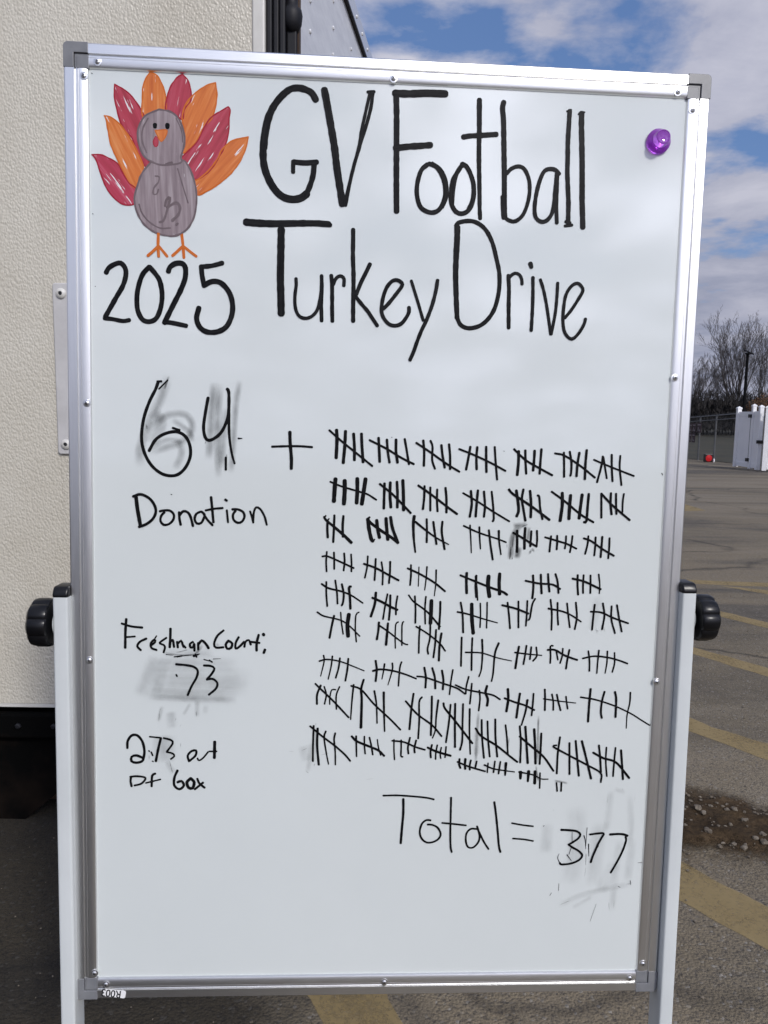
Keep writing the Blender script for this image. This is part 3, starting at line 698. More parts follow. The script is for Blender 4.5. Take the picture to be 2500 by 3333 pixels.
# ---- tally marks: (origin x, origin y, crop scale, groups separated by ;)
TALLY = [
(860,1370,2.765,'''30: 652,85 655,180 648,330|28: 732,95 725,230 712,375|26: 805,118 812,230 812,350|26: 876,118 880,220 890,368|19: 588,85 700,185 830,290 972,405;
24: 1030,155 1035,260 1040,365|22: 1105,170 1112,270 1128,372|24: 1187,170 1187,280 1200,372|21: 1265,165 1280,250 1302,388|20: 950,174 1100,250 1230,330 1345,388;
22: 1432,178 1440,280 1437,402|19: 1497,180 1515,230 1512,350 1536,430|22: 1595,220 1605,310 1624,418|21: 1664,212 1673,318 1673,432|19: 1370,198 1500,285 1640,385 1755,456;
36: 642,525 635,610 628,720|36: 725,540 725,640 718,742|34: 838,522 838,630 832,736|35: 912,525 895,640 879,745|17: 596,548 700,590 850,635 930,660 1008,709;
24: 1083,565 1080,670 1077,786|26: 1135,556 1132,660 1140,775|24: 1195,550 1200,660 1198,776|28: 1248,537 1253,660 1255,800|20: 1042,568 1150,655 1240,745 1318,828;
20: 1443,588 1440,690 1429,792|20: 1495,600 1495,700 1495,806|20: 1557,618 1555,720 1560,812|22: 1632,604 1640,700 1640,822|21: 1388,582 1500,660 1650,775 1735,837'''),
(1460,1370,2.5136,'''20: 178,213 165,290 144,396|20: 235,216 228,300 230,394|20: 308,213 308,310 310,416|17: 378,214 385,330 397,478|16: 88,230 200,275 340,340 465,408;
24: 573,250 572,340 562,440|20: 628,243 630,340 635,430|22: 704,246 700,320 692,404|20: 760,233 752,330 745,430|18: 537,232 630,320 740,385 847,444;
18: 943,260 945,350 945,456|18: 992,253 1005,340 1003,420 997,446|20: 1070,262 1055,350 1047,450|20: 1130,240 1120,350 1115,474|18: 872,266 950,285 1080,370 1196,463;
18: 1262,292 1250,370 1215,500|16: 1267,298 1280,380 1294,468|18: 1335,278 1335,380 1341,492|16: 1405,286 1400,380 1414,524|15: 1190,318 1300,365 1400,405 1515,450;
20: 183,574 190,680 174,782|20: 240,570 230,680 222,780|18: 290,578 298,690 290,782|18: 353,580 365,700 370,800 362,820|16: 120,591 230,655 370,745 496,821;
24: 555,572 570,680 572,740 558,778|20: 612,562 600,640 612,720 628,814|22: 667,574 675,680 672,786|18: 730,610 742,622 750,720 768,802|20: 495,562 530,600 680,700 824,808;
26: 930,592 930,690 913,814|26: 998,610 990,700 985,798|26: 1093,605 1080,700 1068,795|22: 1147,600 1138,700 1128,818 1110,828|18: 845,580 960,665 1080,765 1184,828;
18: 1250,598 1250,690 1250,790|20: 1328,593 1325,680 1333,762|18: 1370,597 1370,690 1373,760|15: 1434,597 1425,660 1422,745|18: 1250,595 1340,690 1480,810'''),
(1020,1660,3.456,'''26: 160,115 158,210 163,305|26: 237,62 232,200 224,358|28: 338,70 330,180 333,298|26-36: 124,78 142,112 235,190 340,280 425,364|18: 140,64 126,82|16: 160,118 176,98;
40: 614,105 625,200 650,320 668,345|36: 713,118 725,220 744,306|36: 818,96 825,200 838,328|34: 870,82 890,200 950,365|32: 612,100 640,140 760,230 880,310 945,364|22: 614,96 632,82|14: 676,350 690,330;
36-20: 1135,72 1125,160 1130,320 1147,472|24: 1275,104 1278,230 1275,360|25: 1350,134 1365,250 1384,380|25: 1452,132 1445,250 1476,438|26-14: 1152,134 1250,215 1380,310 1520,386;
20: 152,470 145,580 150,688|22: 232,478 235,570 235,662|22: 347,488 352,580 341,680|20: 425,500 430,600 428,690|21: 102,522 160,520 300,580 454,652;
20: 613,520 605,640 580,760|22: 702,550 697,660 689,786|20: 767,586 782,700 778,838|22: 865,582 862,700 851,820|23: 570,604 700,650 840,725 958,789;
22: 1098,620 1098,730 1088,842|13: 1188,642 1185,750 1180,856|19-13: 1278,640 1270,760 1253,898|20-12: 1382,676 1378,820 1361,964|23: 1062,656 1200,720 1360,815 1480,912'''),
(1480,1660,2.765,'''16-10: 138,138 145,260 150,384|18-12: 222,155 225,250 232,348|18: 308,182 322,310 342,444|20-12: 397,188 400,280 416,398|18-14: 82,143 220,205 380,258 462,290;
24: 562,188 562,280 560,375|24: 635,164 628,260 628,346|20: 690,192 685,260 680,324|18: 740,187 742,260 738,320|20: 528,205 600,245 680,295 736,327;
18: 867,236 860,300 853,373|18: 922,232 922,290 918,352|16: 1002,235 1000,290 991,345|18: 1060,235 1052,300 1037,379|18: 814,245 930,280 1010,305 1094,347;
18: 1203,236 1195,310 1174,393|18: 1268,246 1265,320 1256,408|20: 1328,242 1322,320 1313,422|18: 1393,254 1390,340 1381,433|18: 1162,254 1230,280 1320,345 1431,411;
24: 108,568 105,640 108,745|22: 194,592 190,690 196,780|14: 186,600 200,700 206,810|36: 305,598 300,680 312,775|30: 405,576 400,660 404,755|18-22: 52,587 160,632 330,700 430,735 470,761;
20: 705,589 708,690 699,792|20: 775,582 778,670 782,748|20: 840,577 845,660 852,731|18: 907,576 925,640 934,745|18: 638,636 760,660 880,670 948,709;
20: 1107,587 1105,670 1110,760|18: 1160,587 1155,670 1155,746|18: 1222,589 1222,670 1220,746|16-12: 1296,580 1305,670 1301,750|20: 1061,617 1170,645 1312,712'''),
(1000,1860,3.318,'''20: 207,112 207,240 217,372|20: 304,96 322,230 328,345|22: 375,137 395,240 388,330 375,364|26: 470,162 452,172 462,280 467,398|23-17: 158,136 230,180 370,215 480,260 600,340;
28: 742,230 730,350 688,484|20: 867,245 840,380 819,513|24: 898,258 895,380 883,520|20: 975,267 960,360 958,463|26: 706,284 800,325 900,380 972,412;
20: 1163,267 1170,400 1168,553|18: 1282,272 1272,400 1275,563|40: 1342,316 1338,430 1331,556|24: 1438,328 1435,450 1423,620|18-22: 1097,256 1150,325 1300,440 1434,594;
24: 290,480 265,590 242,715|16: 362,442 370,550 389,674|42: 450,466 435,580 442,694|16: 558,440 527,470 520,620 531,758|18-14: 110,438 180,480 360,525 460,590 567,697;
24: 775,550 768,640 753,731|24-28: 872,560 862,680 852,788|16: 983,546 957,570 950,700 952,826|17: 1040,543 1024,580 1022,795|20-16: 780,584 870,645 960,715 1050,780 1084,788;
20: 1217,590 1208,720 1205,878|20: 1330,573 1325,720 1300,830 1307,888|21: 1392,630 1382,780 1363,926|24: 1450,668 1430,800 1422,960|18: 1178,594 1300,670 1430,775 1490,856'''),
(1440,1920,2.5136,'''16: 150,103 165,200 170,346|30: 240,118 242,240 252,352|13: 310,110 312,200 308,305|13: 366,103 365,200 361,310|16-9: 124,180 200,195 330,235 450,269;
16: 533,104 545,210 553,313|16: 622,94 622,200 622,306|15: 695,90 690,200 683,292|15: 758,72 735,120 715,230 704,245|17: 490,124 600,152 702,192;
16: 885,80 895,190 892,326|16: 942,106 942,200 947,284|15: 1020,110 1030,210 1042,305|16: 1092,104 1100,220 1083,320|17-12: 868,152 980,175 1060,210 1133,259;
16: 1246,121 1235,210 1224,324|16: 1313,110 1325,210 1306,320|15: 1384,133 1382,240 1411,352|15: 1428,124 1445,230 1466,339|16: 1214,178 1300,185 1400,230 1519,273;
16: 158,389 155,500 152,621|16: 245,394 240,520 238,655|18-12: 325,408 328,520 318,650 299,708|18-13: 460,436 430,520 415,680 402,746|14-8: 190,510 320,515 450,555 566,580;
18: 626,464 612,540 597,639|15: 688,456 675,540 663,606|15: 727,467 716,565|15: 768,470 772,540 742,580|15-10: 594,512 700,525 812,535;
15: 903,457 884,462 885,540 882,598|14: 931,494 944,570|14: 985,480 980,540 963,597|16: 1039,490 1022,570 1011,643|17: 862,490 920,490 1000,535 1101,572;
14: 1194,500 1203,580 1202,662|15-11: 1280,495 1270,590 1263,680|15-11: 1350,503 1345,600 1331,680|14: 1408,515 1408,600 1390,671|15: 1149,560 1240,542 1350,552 1440,575 1513,602'''),
(980,2110,2.860,'''16-10: 210,67 215,120 183,258|16-12: 292,74 280,170 253,286|17: 362,92 350,180 324,273|18: 440,97 432,190 413,300|16-10: 172,118 240,102 360,120 470,160 587,208;
20: 695,116 705,200 695,303|18-10: 777,147 768,210 753,286|18-9: 850,140 850,200 809,341|16: 936,128 920,180 906,349|20-15: 670,210 740,195 860,210 980,245 1071,282;
20: 1148,180 1162,270 1158,364|20: 1222,184 1245,270 1250,372|20: 1312,207 1325,290 1320,380|15: 1413,200 1395,310 1382,427|16: 1080,260 1160,270 1320,325 1450,370 1525,422;
20: 183,346 150,430 148,517|15: 216,357 235,430 219,517|13: 322,385 285,388 268,460 267,520|15: 358,358 328,440 329,565|18: 134,330 180,375 300,490 443,642;
18-12: 490,340 475,480 462,660|20-26: 583,292 560,380 565,480 558,735|18-13: 683,397 702,520 708,695|22-14: 770,410 772,560 778,770|18: 467,350 560,385 680,520 830,660 924,757;
20: 1047,423 1025,580 1009,752|18: 1125,455 1100,500 1100,680 1090,838|20: 1218,448 1215,620 1208,807|20-13: 1277,484 1258,640 1250,760 1224,833|18: 975,492 1080,610 1220,715 1307,816;
18: 1392,524 1375,700 1349,873|20: 1435,516 1432,700 1433,917|18: 1508,518 1503,700 1500,860 1480,943|20-15: 1570,566 1568,780 1575,984|20: 1326,512 1340,560 1430,670 1530,800 1594,883;
18: 118,722 112,880 110,1048|22: 155,747 150,900 165,1081|18-12: 230,773 215,830 235,970 256,1077|18-14: 318,790 308,850 318,960 320,1082|18: 86,725 200,820 320,910 410,990 457,1046;
19-14: 513,818 515,910 517,1004|15: 590,820 590,900 597,979|17: 637,831 655,910 667,989|13: 710,850 720,920 741,995|22: 473,820 520,865 640,915 720,950 772,999;
14: 865,850 865,940 870,1034|16: 932,855 932,930 930,1000 945,1009|18: 1014,832 995,920 1000,978|18: 1071,857 1055,930 1058,968|17: 850,859 960,872 1060,915 1152,943;
18: 1218,898 1205,960 1208,1014|16: 1268,902 1255,970 1252,1031|15: 1305,924 1295,980 1300,1022|16: 1350,917 1345,970 1340,1013|22: 1180,924 1260,960 1391,999;
20: 1475,1031 1472,1080 1483,1112|22: 1530,1030 1525,1080 1528,1120|18: 1580,1042 1570,1090 1570,1128|18: 1634,1052 1623,1103|17: 1457,1056 1550,1095 1659,1128 1712,1143'''),
(1440,2140,2.370,'''14: 203,148 185,220 180,279|14: 227,201 220,280 212,356|14: 285,254 290,320 280,409|20: 344,221 333,270 350,320 345,369|14: 102,212 180,245 300,270 390,290 444,322;
20: 505,244 508,320 494,413|18: 598,278 585,360 571,462|18-12: 656,328 640,420 610,520|14: 703,278 697,360 688,444|16: 480,314 560,345 640,370 708,405;
16: 790,247 792,320 790,405|14: 845,284 855,340 855,404|15: 883,286 895,345 911,406|13: 953,301 958,345 966,394|12-8: 781,318 900,335 1027,350;
18: 1143,243 1132,360 1123,492|16: 1250,264 1230,340 1222,420 1229,464|17: 1331,265 1340,320 1335,457|15-8: 1450,271 1445,350 1425,440 1418,545|14-11: 1067,306 1180,325 1320,370 1450,430 1530,480 1598,522;
16: 303,482 305,600 320,773|15: 348,492 352,620 365,763|16: 408,477 410,620 423,763|14: 487,521 498,620 505,749|16: 257,546 300,605 420,680 520,760 577,804;
15: 597,529 605,650 600,808|18: 640,533 648,660 658,812|20: 708,554 715,680 718,816|17: 763,586 758,700 750,820|17: 597,609 680,680 780,765 856,873;
16: 907,615 890,740 882,893|16: 980,659 980,780 980,898|17: 1028,643 1040,780 1052,910|18: 1076,645 1110,780 1146,932|15: 878,676 854,686 960,745 1120,830 1220,890 1222,959;
16: 1207,677 1217,780 1222,884|14: 1265,694 1260,800 1268,914|15: 1335,697 1325,800 1316,914|18: 1378,716 1385,820 1392,937|18: 1164,734 1240,775 1340,810 1440,928;
12: 352,815 346,885|14: 405,801 394,884|14: 447,804 433,894|22-14: 490,815 484,905|14-9: 324,828 400,858 555,881;
27-20: 603,885 602,932|26-18: 665,880 659,953|24: 715,880 712,968|13: 753,891 750,1006|14-9: 591,882 700,905 760,935 814,937;
13: 880,966 885,1029|14: 918,966 915,1028'''),
]
ntal = 0
for ox, oy, sc, txt in TALLY:
    for grp in txt.split(';'):
        k = Ink()
        for pts, a, b_ in parse(ox, oy, sc, grp): k.stroke(pts, a*1.08, b_*1.08, 0.05)
        k.obj('tally_mark', M_inkd, panel); ntal += 1
# ---- small stray specks of marker
for tx in '2.2: 299,239 301,240|2: 302,696 304,697|2.6: 2154,1540 2156,1546|2: 1640,1468 1641,1469|2: 310,932 311,933|2.4: 557,1609 560,1610|1.6: 1715,1625 1716,1627|2: 1275,1423 1276,1424'.split('|'):
    write('marker_speck', None, M_inkd, (0, 0, 1, tx))

# ---- smudges
smear('grey erased haze around the 64', (0.24, *B4, '''80: 1140,860 1090,1020 1010,1190 945,1380 950,1500|62: 990,1260 1120,1150 1250,1140 1300,1220 1250,1310 1100,1370 1000,1400|90: 1030,1110 1090,1200 1020,1340|60: 1200,1300 1225,1400 1180,1510|50: 1160,1170 1280,1260 1300,1330|40: 1010,1370 1130,1310 1260,1330'''),
 (0.30, *B4, '''70: 1445,915 1430,1150 1410,1450|60: 1485,925 1470,1250 1475,1570|56: 1620,900 1590,1100 1570,1400 1560,1540|60: 1525,1090 1500,1400 1510,1500'''), (0.55, *B4, '18: 1110,970 1140,880|14: 985,1200 995,1240|14: 1530,1400 1525,1520|10: 1392,1310 1385,1340'))
smear('grey erased haze around the 73', (0.11, *BF, '''150: 400,430 320,640 250,800|170: 340,500 800,490 1160,510|200: 300,590 700,620 1290,620|210: 270,690 700,720 1250,700|150: 290,780 800,800 1150,815|90: 450,400 700,400 940,405|120: 500,440 440,640 400,800'''),
 (0.35, *BF, '22: 470,400 620,420 800,415|30: 480,360 480,400|34: 760,420 830,330|40: 940,330 985,330|14: 590,400 700,370'))
smear('grey erased haze around 273', (0.17, *BO, '''50: 465,100 430,250|110: 540,150 555,310|230: 480,360 480,620|70: 500,600 570,710|60: 780,50 780,205|40: 720,80 650,190|70: 330,20 700,40 1140,50|60: 860,90 850,180'''),
 (0.42, *BO, '9: 440,150 434,250|9: 530,600 560,712|10: 770,150 775,198|7: 640,262 622,298|6: 455,120 440,160|8: 590,210 580,240|14: 345,540 350,590|9: 545,545 555,535|8: 632,430 630,480|6: 1600,513 1655,513'))
smear('grey erased haze around the 377', (0.10, *B7, '''130: 1140,280 1120,500 1080,820|120: 1370,330 1400,700 1370,1020|320: 700,480 700,1000 600,1500|260: 1000,680 950,1100 900,1520|130: 1250,900 1200,1300 1150,1850|110: 440,1780 800,1620 1420,1480|70: 640,1800 900,1650|150: 1420,900 1350,1460|90: 1180,270 1330,310|200: 330,700 300,1100|220: 1200,1200 1000,1600'''),
 (0.24, *B7, '10: 1100,380 1095,450|9: 1450,340 1445,430|8: 1285,250 1290,290|12: 480,1760 620,1700|20: 1330,1500 1420,1470|12: 1110,1720 1120,1840|10: 1180,1700 1175,1800|14: 820,1260 800,1400|9: 400,520 405,560'))
smear('dark smear behind a tally in the third row', (0.50, 1480, 1660, 2.765, '''70: 600,120 525,240 500,450|60: 520,140 660,135|26: 690,350 672,402|70: 580,330 560,440|24: 690,340 720,380|40: 670,150 655,280'''), (0.75, 1480, 1660, 2.765, '14: 505,330 495,450|10: 520,420 515,450|10: 590,160 660,125|8: 470,300 470,345|8: 530,230 520,340'))
smear('streaky smears through the lowest tally rows', (0.42, 1440, 2140, 2.370, '''30: 278,420 266,600 262,700 258,815|22: 742,445 738,580 735,830|13: 515,615 500,745|24: 860,950 970,970|18: 720,830 740,960'''), (0.16, 1440, 2140, 2.370, '60: 265,560 262,760|46: 740,580 735,780'),
 (0.14, 980, 2110, 2.860, '60: 100,880 60,1160|130: 20,900 60,1050|60: 130,720 110,1090'), (0.40, 980, 2110, 2.860, '8: 0,955 60,928|8: 140,690 135,720|10: 128,1070 120,1100|6: 180,995 265,975|10: 40,1140 75,1165|4: 600,1222 680,1212'))
smear('faint smear by the fifth row', (0.10, 1440, 1920, 2.5136, '100: 1280,50 1220,340'), (0.45, 1440, 1920, 2.5136, '14: 1258,310 1262,360|12: 1320,300 1325,345|10: 1268,320 1275,355'))

# ---- turkey drawing
def poly(txt): return [Vector(buv(float(a)/2.0738, float(b_)/2.0738)) for a, b_ in (q.split(',') for q in txt.split())]
feathers = [
 ('red', (0.45, 1), M_red, M_redl, '775,570 830,600 880,640 920,690 955,745 975,800 940,850 930,930 945,1010 1010,1095 985,1128 960,1085 920,1010 890,930 850,890 815,830 790,740 772,650'),
 ('orange', (0.0, 1), M_org, M_orgl, '1015,487 1060,510 1095,570 1118,650 1118,745 1060,748 1010,768 975,800 958,755 962,650 965,590 985,530'),
 ('red', (-0.2, 1), M_red, M_redl, '1232,502 1270,545 1290,620 1288,680 1245,740 1235,805 1200,790 1160,755 1118,740 1130,650 1155,580 1195,525'),
 ('orange', (-0.45, 1), M_org, M_orgl, '1455,560 1465,640 1455,720 1430,800 1385,850 1330,950 1265,1020 1228,1030 1245,950 1245,870 1230,810 1240,740 1270,680 1330,620 1400,575'),
 ('red', (-0.65, 1), M_red, M_redl, '1540,722 1555,740 1547,800 1545,880 1525,970 1480,1060 1420,1150 1340,1210 1310,1205 1295,1160 1265,1110 1225,1075 1245,1045 1330,960 1380,860 1430,790'),
 ('orange', (-0.9, 1), M_org, M_orgl, '1676,925 1660,1000 1620,1090 1560,1170 1480,1240 1400,1290 1330,1315 1310,1230 1340,1210 1410,1150 1470,1070 1500,1010 1570,950'),
 ('orange', (0.5, 1), M_org, M_orgl, '705,782 745,790 800,830 850,890 900,970 940,1050 970,1130 960,1180 930,1240 915,1270 870,1235 830,1160 790,1070 750,980 730,880 718,810'),
 ('red', (0.8, 1), M_red2, M_redl, '622,1045 680,1045 740,1070 795,1105 825,1160 870,1235 918,1275 915,1340 905,1378 840,1382 780,1345 720,1270 680,1170 650,1080'),
]
hh = 0.00030
k0 = None
turkey = None
def shape(nm, label, pts, axis, mfill, mline, h, lw=9):
    global turkey
    k = Ink(); k.fill(pts, h, axis)
    nf = len(k.f)
    c_ = pts+[pts[0]]
    k.stroke(c_, lw/2.0738*PXM, None, 0.25, None, h+0.00003)
    o = obj(nm, k.v, k.f, None, panel, uvs=k.uv, fade=k.fade, mats=[mfill, mline], fmat=[0]*nf+[1]*(len(k.f)-nf))
    if label: o['label'] = label
    return o
for i, (cn, ax, mf, ml, tx) in enumerate(feathers):
    shape('turkey_feather', cn+' marker tail feather of the drawn turkey', poly(tx), ax, mf, ml, hh+0.00002*i)
tb = shape('turkey_body', 'grey brown body of the drawn turkey', poly('1020,1095 1220,1080 1270,1120 1305,1200 1325,1290 1325,1390 1305,1480 1260,1550 1190,1590 1120,1590 1040,1565 970,1510 925,1430 908,1340 930,1250 960,1170'), (0.05, 1), M_gry, M_gryl, hh+0.0002, 12)
th = shape('turkey_head', 'grey brown head of the drawn turkey', poly('1075,740 1150,755 1205,800 1235,870 1248,940 1240,1000 1222,1060 1220,1100 1100,1115 1020,1090 970,1050 940,980 930,900 945,840 985,780'), (0.0, 1), M_gry, M_gryl, hh+0.00025, 12)
k = Ink(); 
for ps in ('10: 1050,1190 1075,1195 1070,1230 1040,1270 1035,1310 1060,1310 1070,1280', '16: 1115,1390 1125,1350 1150,1335 1110,1480 1080,1500|20: 1130,1400 1190,1370 1215,1400 1205,1450 1165,1490', '10: 940,1380 960,1440 1010,1500 1080,1540 1150,1540', '9: 1200,1140 1230,1240 1270,1370', '18: 1125,1110 1160,1100', '10: 1000,800 965,870 960,950 990,1030', '8: 1190,800 1225,880 1235,960', '14: 1200,1510 1190,1520'):
    k = Ink()
    for pts, a, b_ in parse(0, 0, 2.0738, ps): k.stroke(pts, a, b_, 0.2, None, hh+0.0003)
    k.obj('turkey_shading', M_gryl, panel)
for tx in ('28-25: 1047,845 1047,856', '30-26: 1131,846 1131,860'):
    k = Ink()
    for pts, a, b_ in parse(0, 0, 2.0738, tx): k.stroke(pts, a, b_, 0.02, None, hh+0.00032)
    k.obj('turkey_eye', M_inkd, panel)
shape('turkey_beak', 'orange beak of the drawn turkey', poly('1047,882 1088,878 1130,880 1115,930 1088,957 1065,920'), (0, 1), M_org, M_orgl, hh+0.00032, 6)
shape('turkey_wattle', 'red wattle of the drawn turkey', poly('1050,922 1068,934 1065,985 1045,990 1034,958'), (0, 1), M_red, M_redl, hh+0.00034, 5)
for tx in ('19: 1070,1580 1068,1659 1072,1730|19: 1070,1662 1030,1700 1000,1726|18: 1072,1662 1100,1695 1128,1730', '19: 1226,1575 1235,1650 1242,1738|19: 1235,1662 1195,1700 1166,1726|18: 1238,1662 1285,1700 1325,1730'):
    k = Ink()
    for pts, a, b_ in parse(0, 0, 2.0738, tx): k.stroke(pts, a, b_)
    k.obj('turkey_leg', M_orgl, panel)

# ================================================================== MAGNET
mu, mv = buv(2141, 462.6)
M_mag, t, b = pbr('purple_acrylic', (0.60, 0.16, 0.82), 0.05, 0, 0.5, Transmission_Weight=0.75, IOR=1.46)
mb = MB(); mb.lathe([(0.0002, 0.0150), (0.0012, 0.0162), (0.0042, 0.0160), (0.0070, 0.0140), (0.0105, 0.0108), (0.0140, 0.0098), (0.0175, 0.0098), (0.0190, 0.0092), (0.0196, 0.0080), (0.0190, 0.0060), (0.0188, 0.0004)], bp(mu, mv, 0), N, 48)
mg = mb.obj('magnet', M_mag); wnormal(mg, 25)
tag(mg, 'translucent purple push pin magnet stuck to the upper right of the whiteboard', 'magnet')

# ================================================================== TRUCK
D = 2.5
def tp2(x, y): p = ypt(x, y, D); return p
zb = ypt(90, 2300, D).z
xe0 = ypt(820, 100, D).x; xe1 = ypt(863, 100, D).x; xe2 = ypt(966, 100, D).x
sdir = Vector((326/2503, 1, 0)).normalized()
ztop = 3.12
truck = thing('box_truck', 'white box truck seen from behind, pebbled rear door and riveted aluminium side', 'truck', (-1.2, D+1.5, 0))
mb = MB(); mb.box((-2.75, D, zb+0.012), (xe0, D+0.05, ztop-0.06)); door = mb.obj('rear_door', M_frp, truck)
mb = MB(); mb.box((xe0+0.001, D-0.006, zb), (xe1, D+0.055, ztop-0.06)); tr_ = mb.obj('door_edge_trim', M_trim, truck); bevel(tr_, 0.006, 3)
mb = MB(); mb.box((-2.75, D-0.004, zb), (xe0, D+0.052, zb+0.0105)); mb.obj('door_bottom_trim', M_trim, truck)
mb = MB(); wg = xe2-xe1
for k in range(3):
    mb.box((xe1+0.001+wg*0.21*k, D+0.012+0.006*(k % 2), zb), (xe1+wg*0.21*(k+1)-0.001, D+0.06, ztop-0.05))
mb.box((xe1+wg*0.63, D+0.035, zb), (xe2-0.004, D+0.10, ztop-0.05)); ga = mb.obj('door_gasket', M_gask, truck); bevel(ga, 0.005, 3)
mb = MB(); mb.box((xe2-0.0035, D+0.05, zb), (xe2+0.0015, D+0.10, ztop-0.05)); mb.obj('rusty_edge_strip', M_rust, truck)
hz = ypt(980, 60, D).z
mb = MB()
mb.lathe([(-0.056, 0.006), (-0.050, 0.020), (-0.030, 0.030), (-0.004, 0.033), (0.012, 0.030), (0.022, 0.019), (0.060, 0.018), (0.068, 0.027), (0.085, 0.033), (0.13, 0.033), (0.15, 0.013)], (xe2-0.020, D+0.045, hz+0.032), (0, 0, 1), 28)
hg = mb.obj('door_hinge', M_gask, truck); wnormal(hg, 50)
# aluminium side, receding
C0 = Vector((xe2, D+0.10, 0)); Ls = 5.6; snor = Vector((sdir.y, -sdir.x, 0))
mb = MB(); mb.prism([(0, 0), (0.04, 0), (0.04, ztop-zb), (0, ztop-zb)], C0-snor*0.04+Vector((0, 0, zb)), snor, Vector((0, 0, 1)), sdir*Ls); side = mb.obj('side_skin', M_skin, truck)
mb = MB(); mb.prism([(0, 0), (0.014, 0), (0.014, 0.07), (-0.10, 0.07), (-0.10, 0.06), (0, 0.06)], C0+Vector((0, 0, ztop-0.045))+snor*0.001, snor, Vector((0, 0, 1)), sdir*Ls); rr_ = mb.obj('roof_rail', M_alu_v, truck)
mb = MB(); mb.prism([(0, 0), (0.0145, 0), (0.0145, 0.010), (0, 0.010)], C0+Vector((0, 0, ztop-0.056))+snor*0.0005, snor, Vector((0, 0, 1)), sdir*Ls); mb.obj('roof_seal', M_gask, truck)
r1 = ppt(1009, 103, C0, snor); r2 = ppt(1084, 103, C0, snor); r0 = ppt(1009, 2, C0, snor)
da, db = (r1-C0).dot(sdir), (r2-C0).dot(sdir); dz = r0.z-r1.z
mb = MB()
for i in range(60):
    d_ = da+(db-da)*i
    if d_ < Ls-0.05:
        for j in range(-22, 4):
            z_ = r1.z+dz*j
            if zb+0.05 < z_ < ztop-0.10: mb.lathe([(0, 0.0085), (0.004, 0.0065), (0.0055, 0.001)], C0+sdir*d_+snor*0.0005+Vector((0, 0, z_)), snor, 8)
    p_ = C0+sdir*(0.2+i*0.15)+snor*0.0152+Vector((0, 0, ztop-0.012))
    if 0.2+i*0.15 < Ls: mb.lathe([(0, 0.008), (0.004, 0.006), (0.005, 0.001)], p_, snor, 8)
mb.obj('rivets', M_skin, side)
# rest of the box
fx = -2.8; tl = []
mb = MB()
cA = C0-snor*0.045; cB = cA+sdir*Ls; wv = Vector((-1, 0, 0))*2.3
mb.add([cA+Vector((0,0,ztop)), cB+Vector((0,0,ztop)), cB+wv+Vector((0,0,ztop)), cA+wv+Vector((0,0,ztop)), cA+Vector((0,0,ztop-0.05)), cB+Vector((0,0,ztop-0.05)), cB+wv+Vector((0,0,ztop-0.05)), cA+wv+Vector((0,0,ztop-0.05))],
       [(0,1,2,3),(7,6,5,4),(0,4,5,1),(1,5,6,2),(2,6,7,3),(3,7,4,0)]); mb.obj('roof', M_trim, truck)
mb = MB()
mb.add([cA+Vector((0,0.0,zb)), cB+Vector((0,0,zb)), cB+wv+Vector((0,0,zb)), cA+wv+Vector((0,0,zb)), cA+Vector((0,0,zb-0.06)), cB+Vector((0,0,zb-0.06)), cB+wv+Vector((0,0,zb-0.06)), cA+wv+Vector((0,0,zb-0.06))],
       [(0,1,2,3),(7,6,5,4),(0,4,5,1),(1,5,6,2),(2,6,7,3),(3,7,4,0)]); mb.obj('chassis', M_under, truck)
mb = MB(); mb.box((-3.02, D+0.1, zb), (-2.98, D+5.5, ztop-0.05)); mb.obj('far_side_skin', M_skin, truck)
pl = [(-900, 2330), (900, 2330), (900, 2450), (400, 2450), (230, 2545), (175, 2590), (0, 2735), (-900, 2735)]
q = [ypt(x, y, D+0.02) for x, y in pl]; mb = MB(); n_ = len(q)
mb.add([p for p in q]+[p+Vector((0, 0.05, 0)) for p in q], [tuple(range(n_)), tuple(range(2*n_-1, n_-1, -1))]+[(i, i+n_, (i+1) % n_+n_, (i+1) % n_) for i in range(n_)]); mb.obj('lift_plate', M_under, truck)
mb = MB(); a_ = ypt(60, 2690, D+0.12); c_ = ypt(420, 2590, D+0.12); mb.box((a_.x, D+0.10, 0.02), (c_.x, D+0.30, 0.12)); rb = mb.obj('bumper_bracket', M_rust, truck); bevel(rb, 0.02, 2)
mb = MB(); mb.box((-2.7, D-0.02, zb-0.105), (xe1, D+0.015, zb-0.02)); bu = mb.obj('bumper_beam', M_under, truck); bevel(bu, 0.008, 2)
mb = MB()
for bx_ in (-1.22, -1.10): mb.lathe([(0, 0.011), (0.006, 0.010), (0.009, 0.006), (0.0092, 0.001)], (bx_, D-0.0195, zb-0.06), (0, -1, 0), 6)
mb.obj('beam_bolts', M_gask, bu)
for sx in (-0.55, -2.45):
    mb = MB(); mb.lathe([(-0.10, 0.18), (-0.11, 0.29), (-0.08, 0.325), (0.08, 0.325), (0.11, 0.29), (0.10, 0.18)], (sx, 4.4, 0.322), (1, 0, 0), 40); wh = mb.obj('wheel', M_tyre, truck); wnormal(wh, 40)
    mb = MB(); mb.lathe([(-0.09, 0.03), (-0.08, 0.17), (0.08, 0.17), (0.09, 0.03)], (sx, 4.4, 0.322), (1, 0, 0), 24); mb.obj('hub', M_galv, wh)
mb = MB(); mb.tube([(-2.4, 4.4, 0.30), (-0.6, 4.4, 0.30)], 0.05, 10); mb.obj('axle', M_under, truck)
mb = MB(); mb.box((-2.2, 8.25, 0.35), (0.45, 9.9, 2.2)); cb = mb.obj('cab', M_trim, truck); bevel(cb, 0.12, 3)
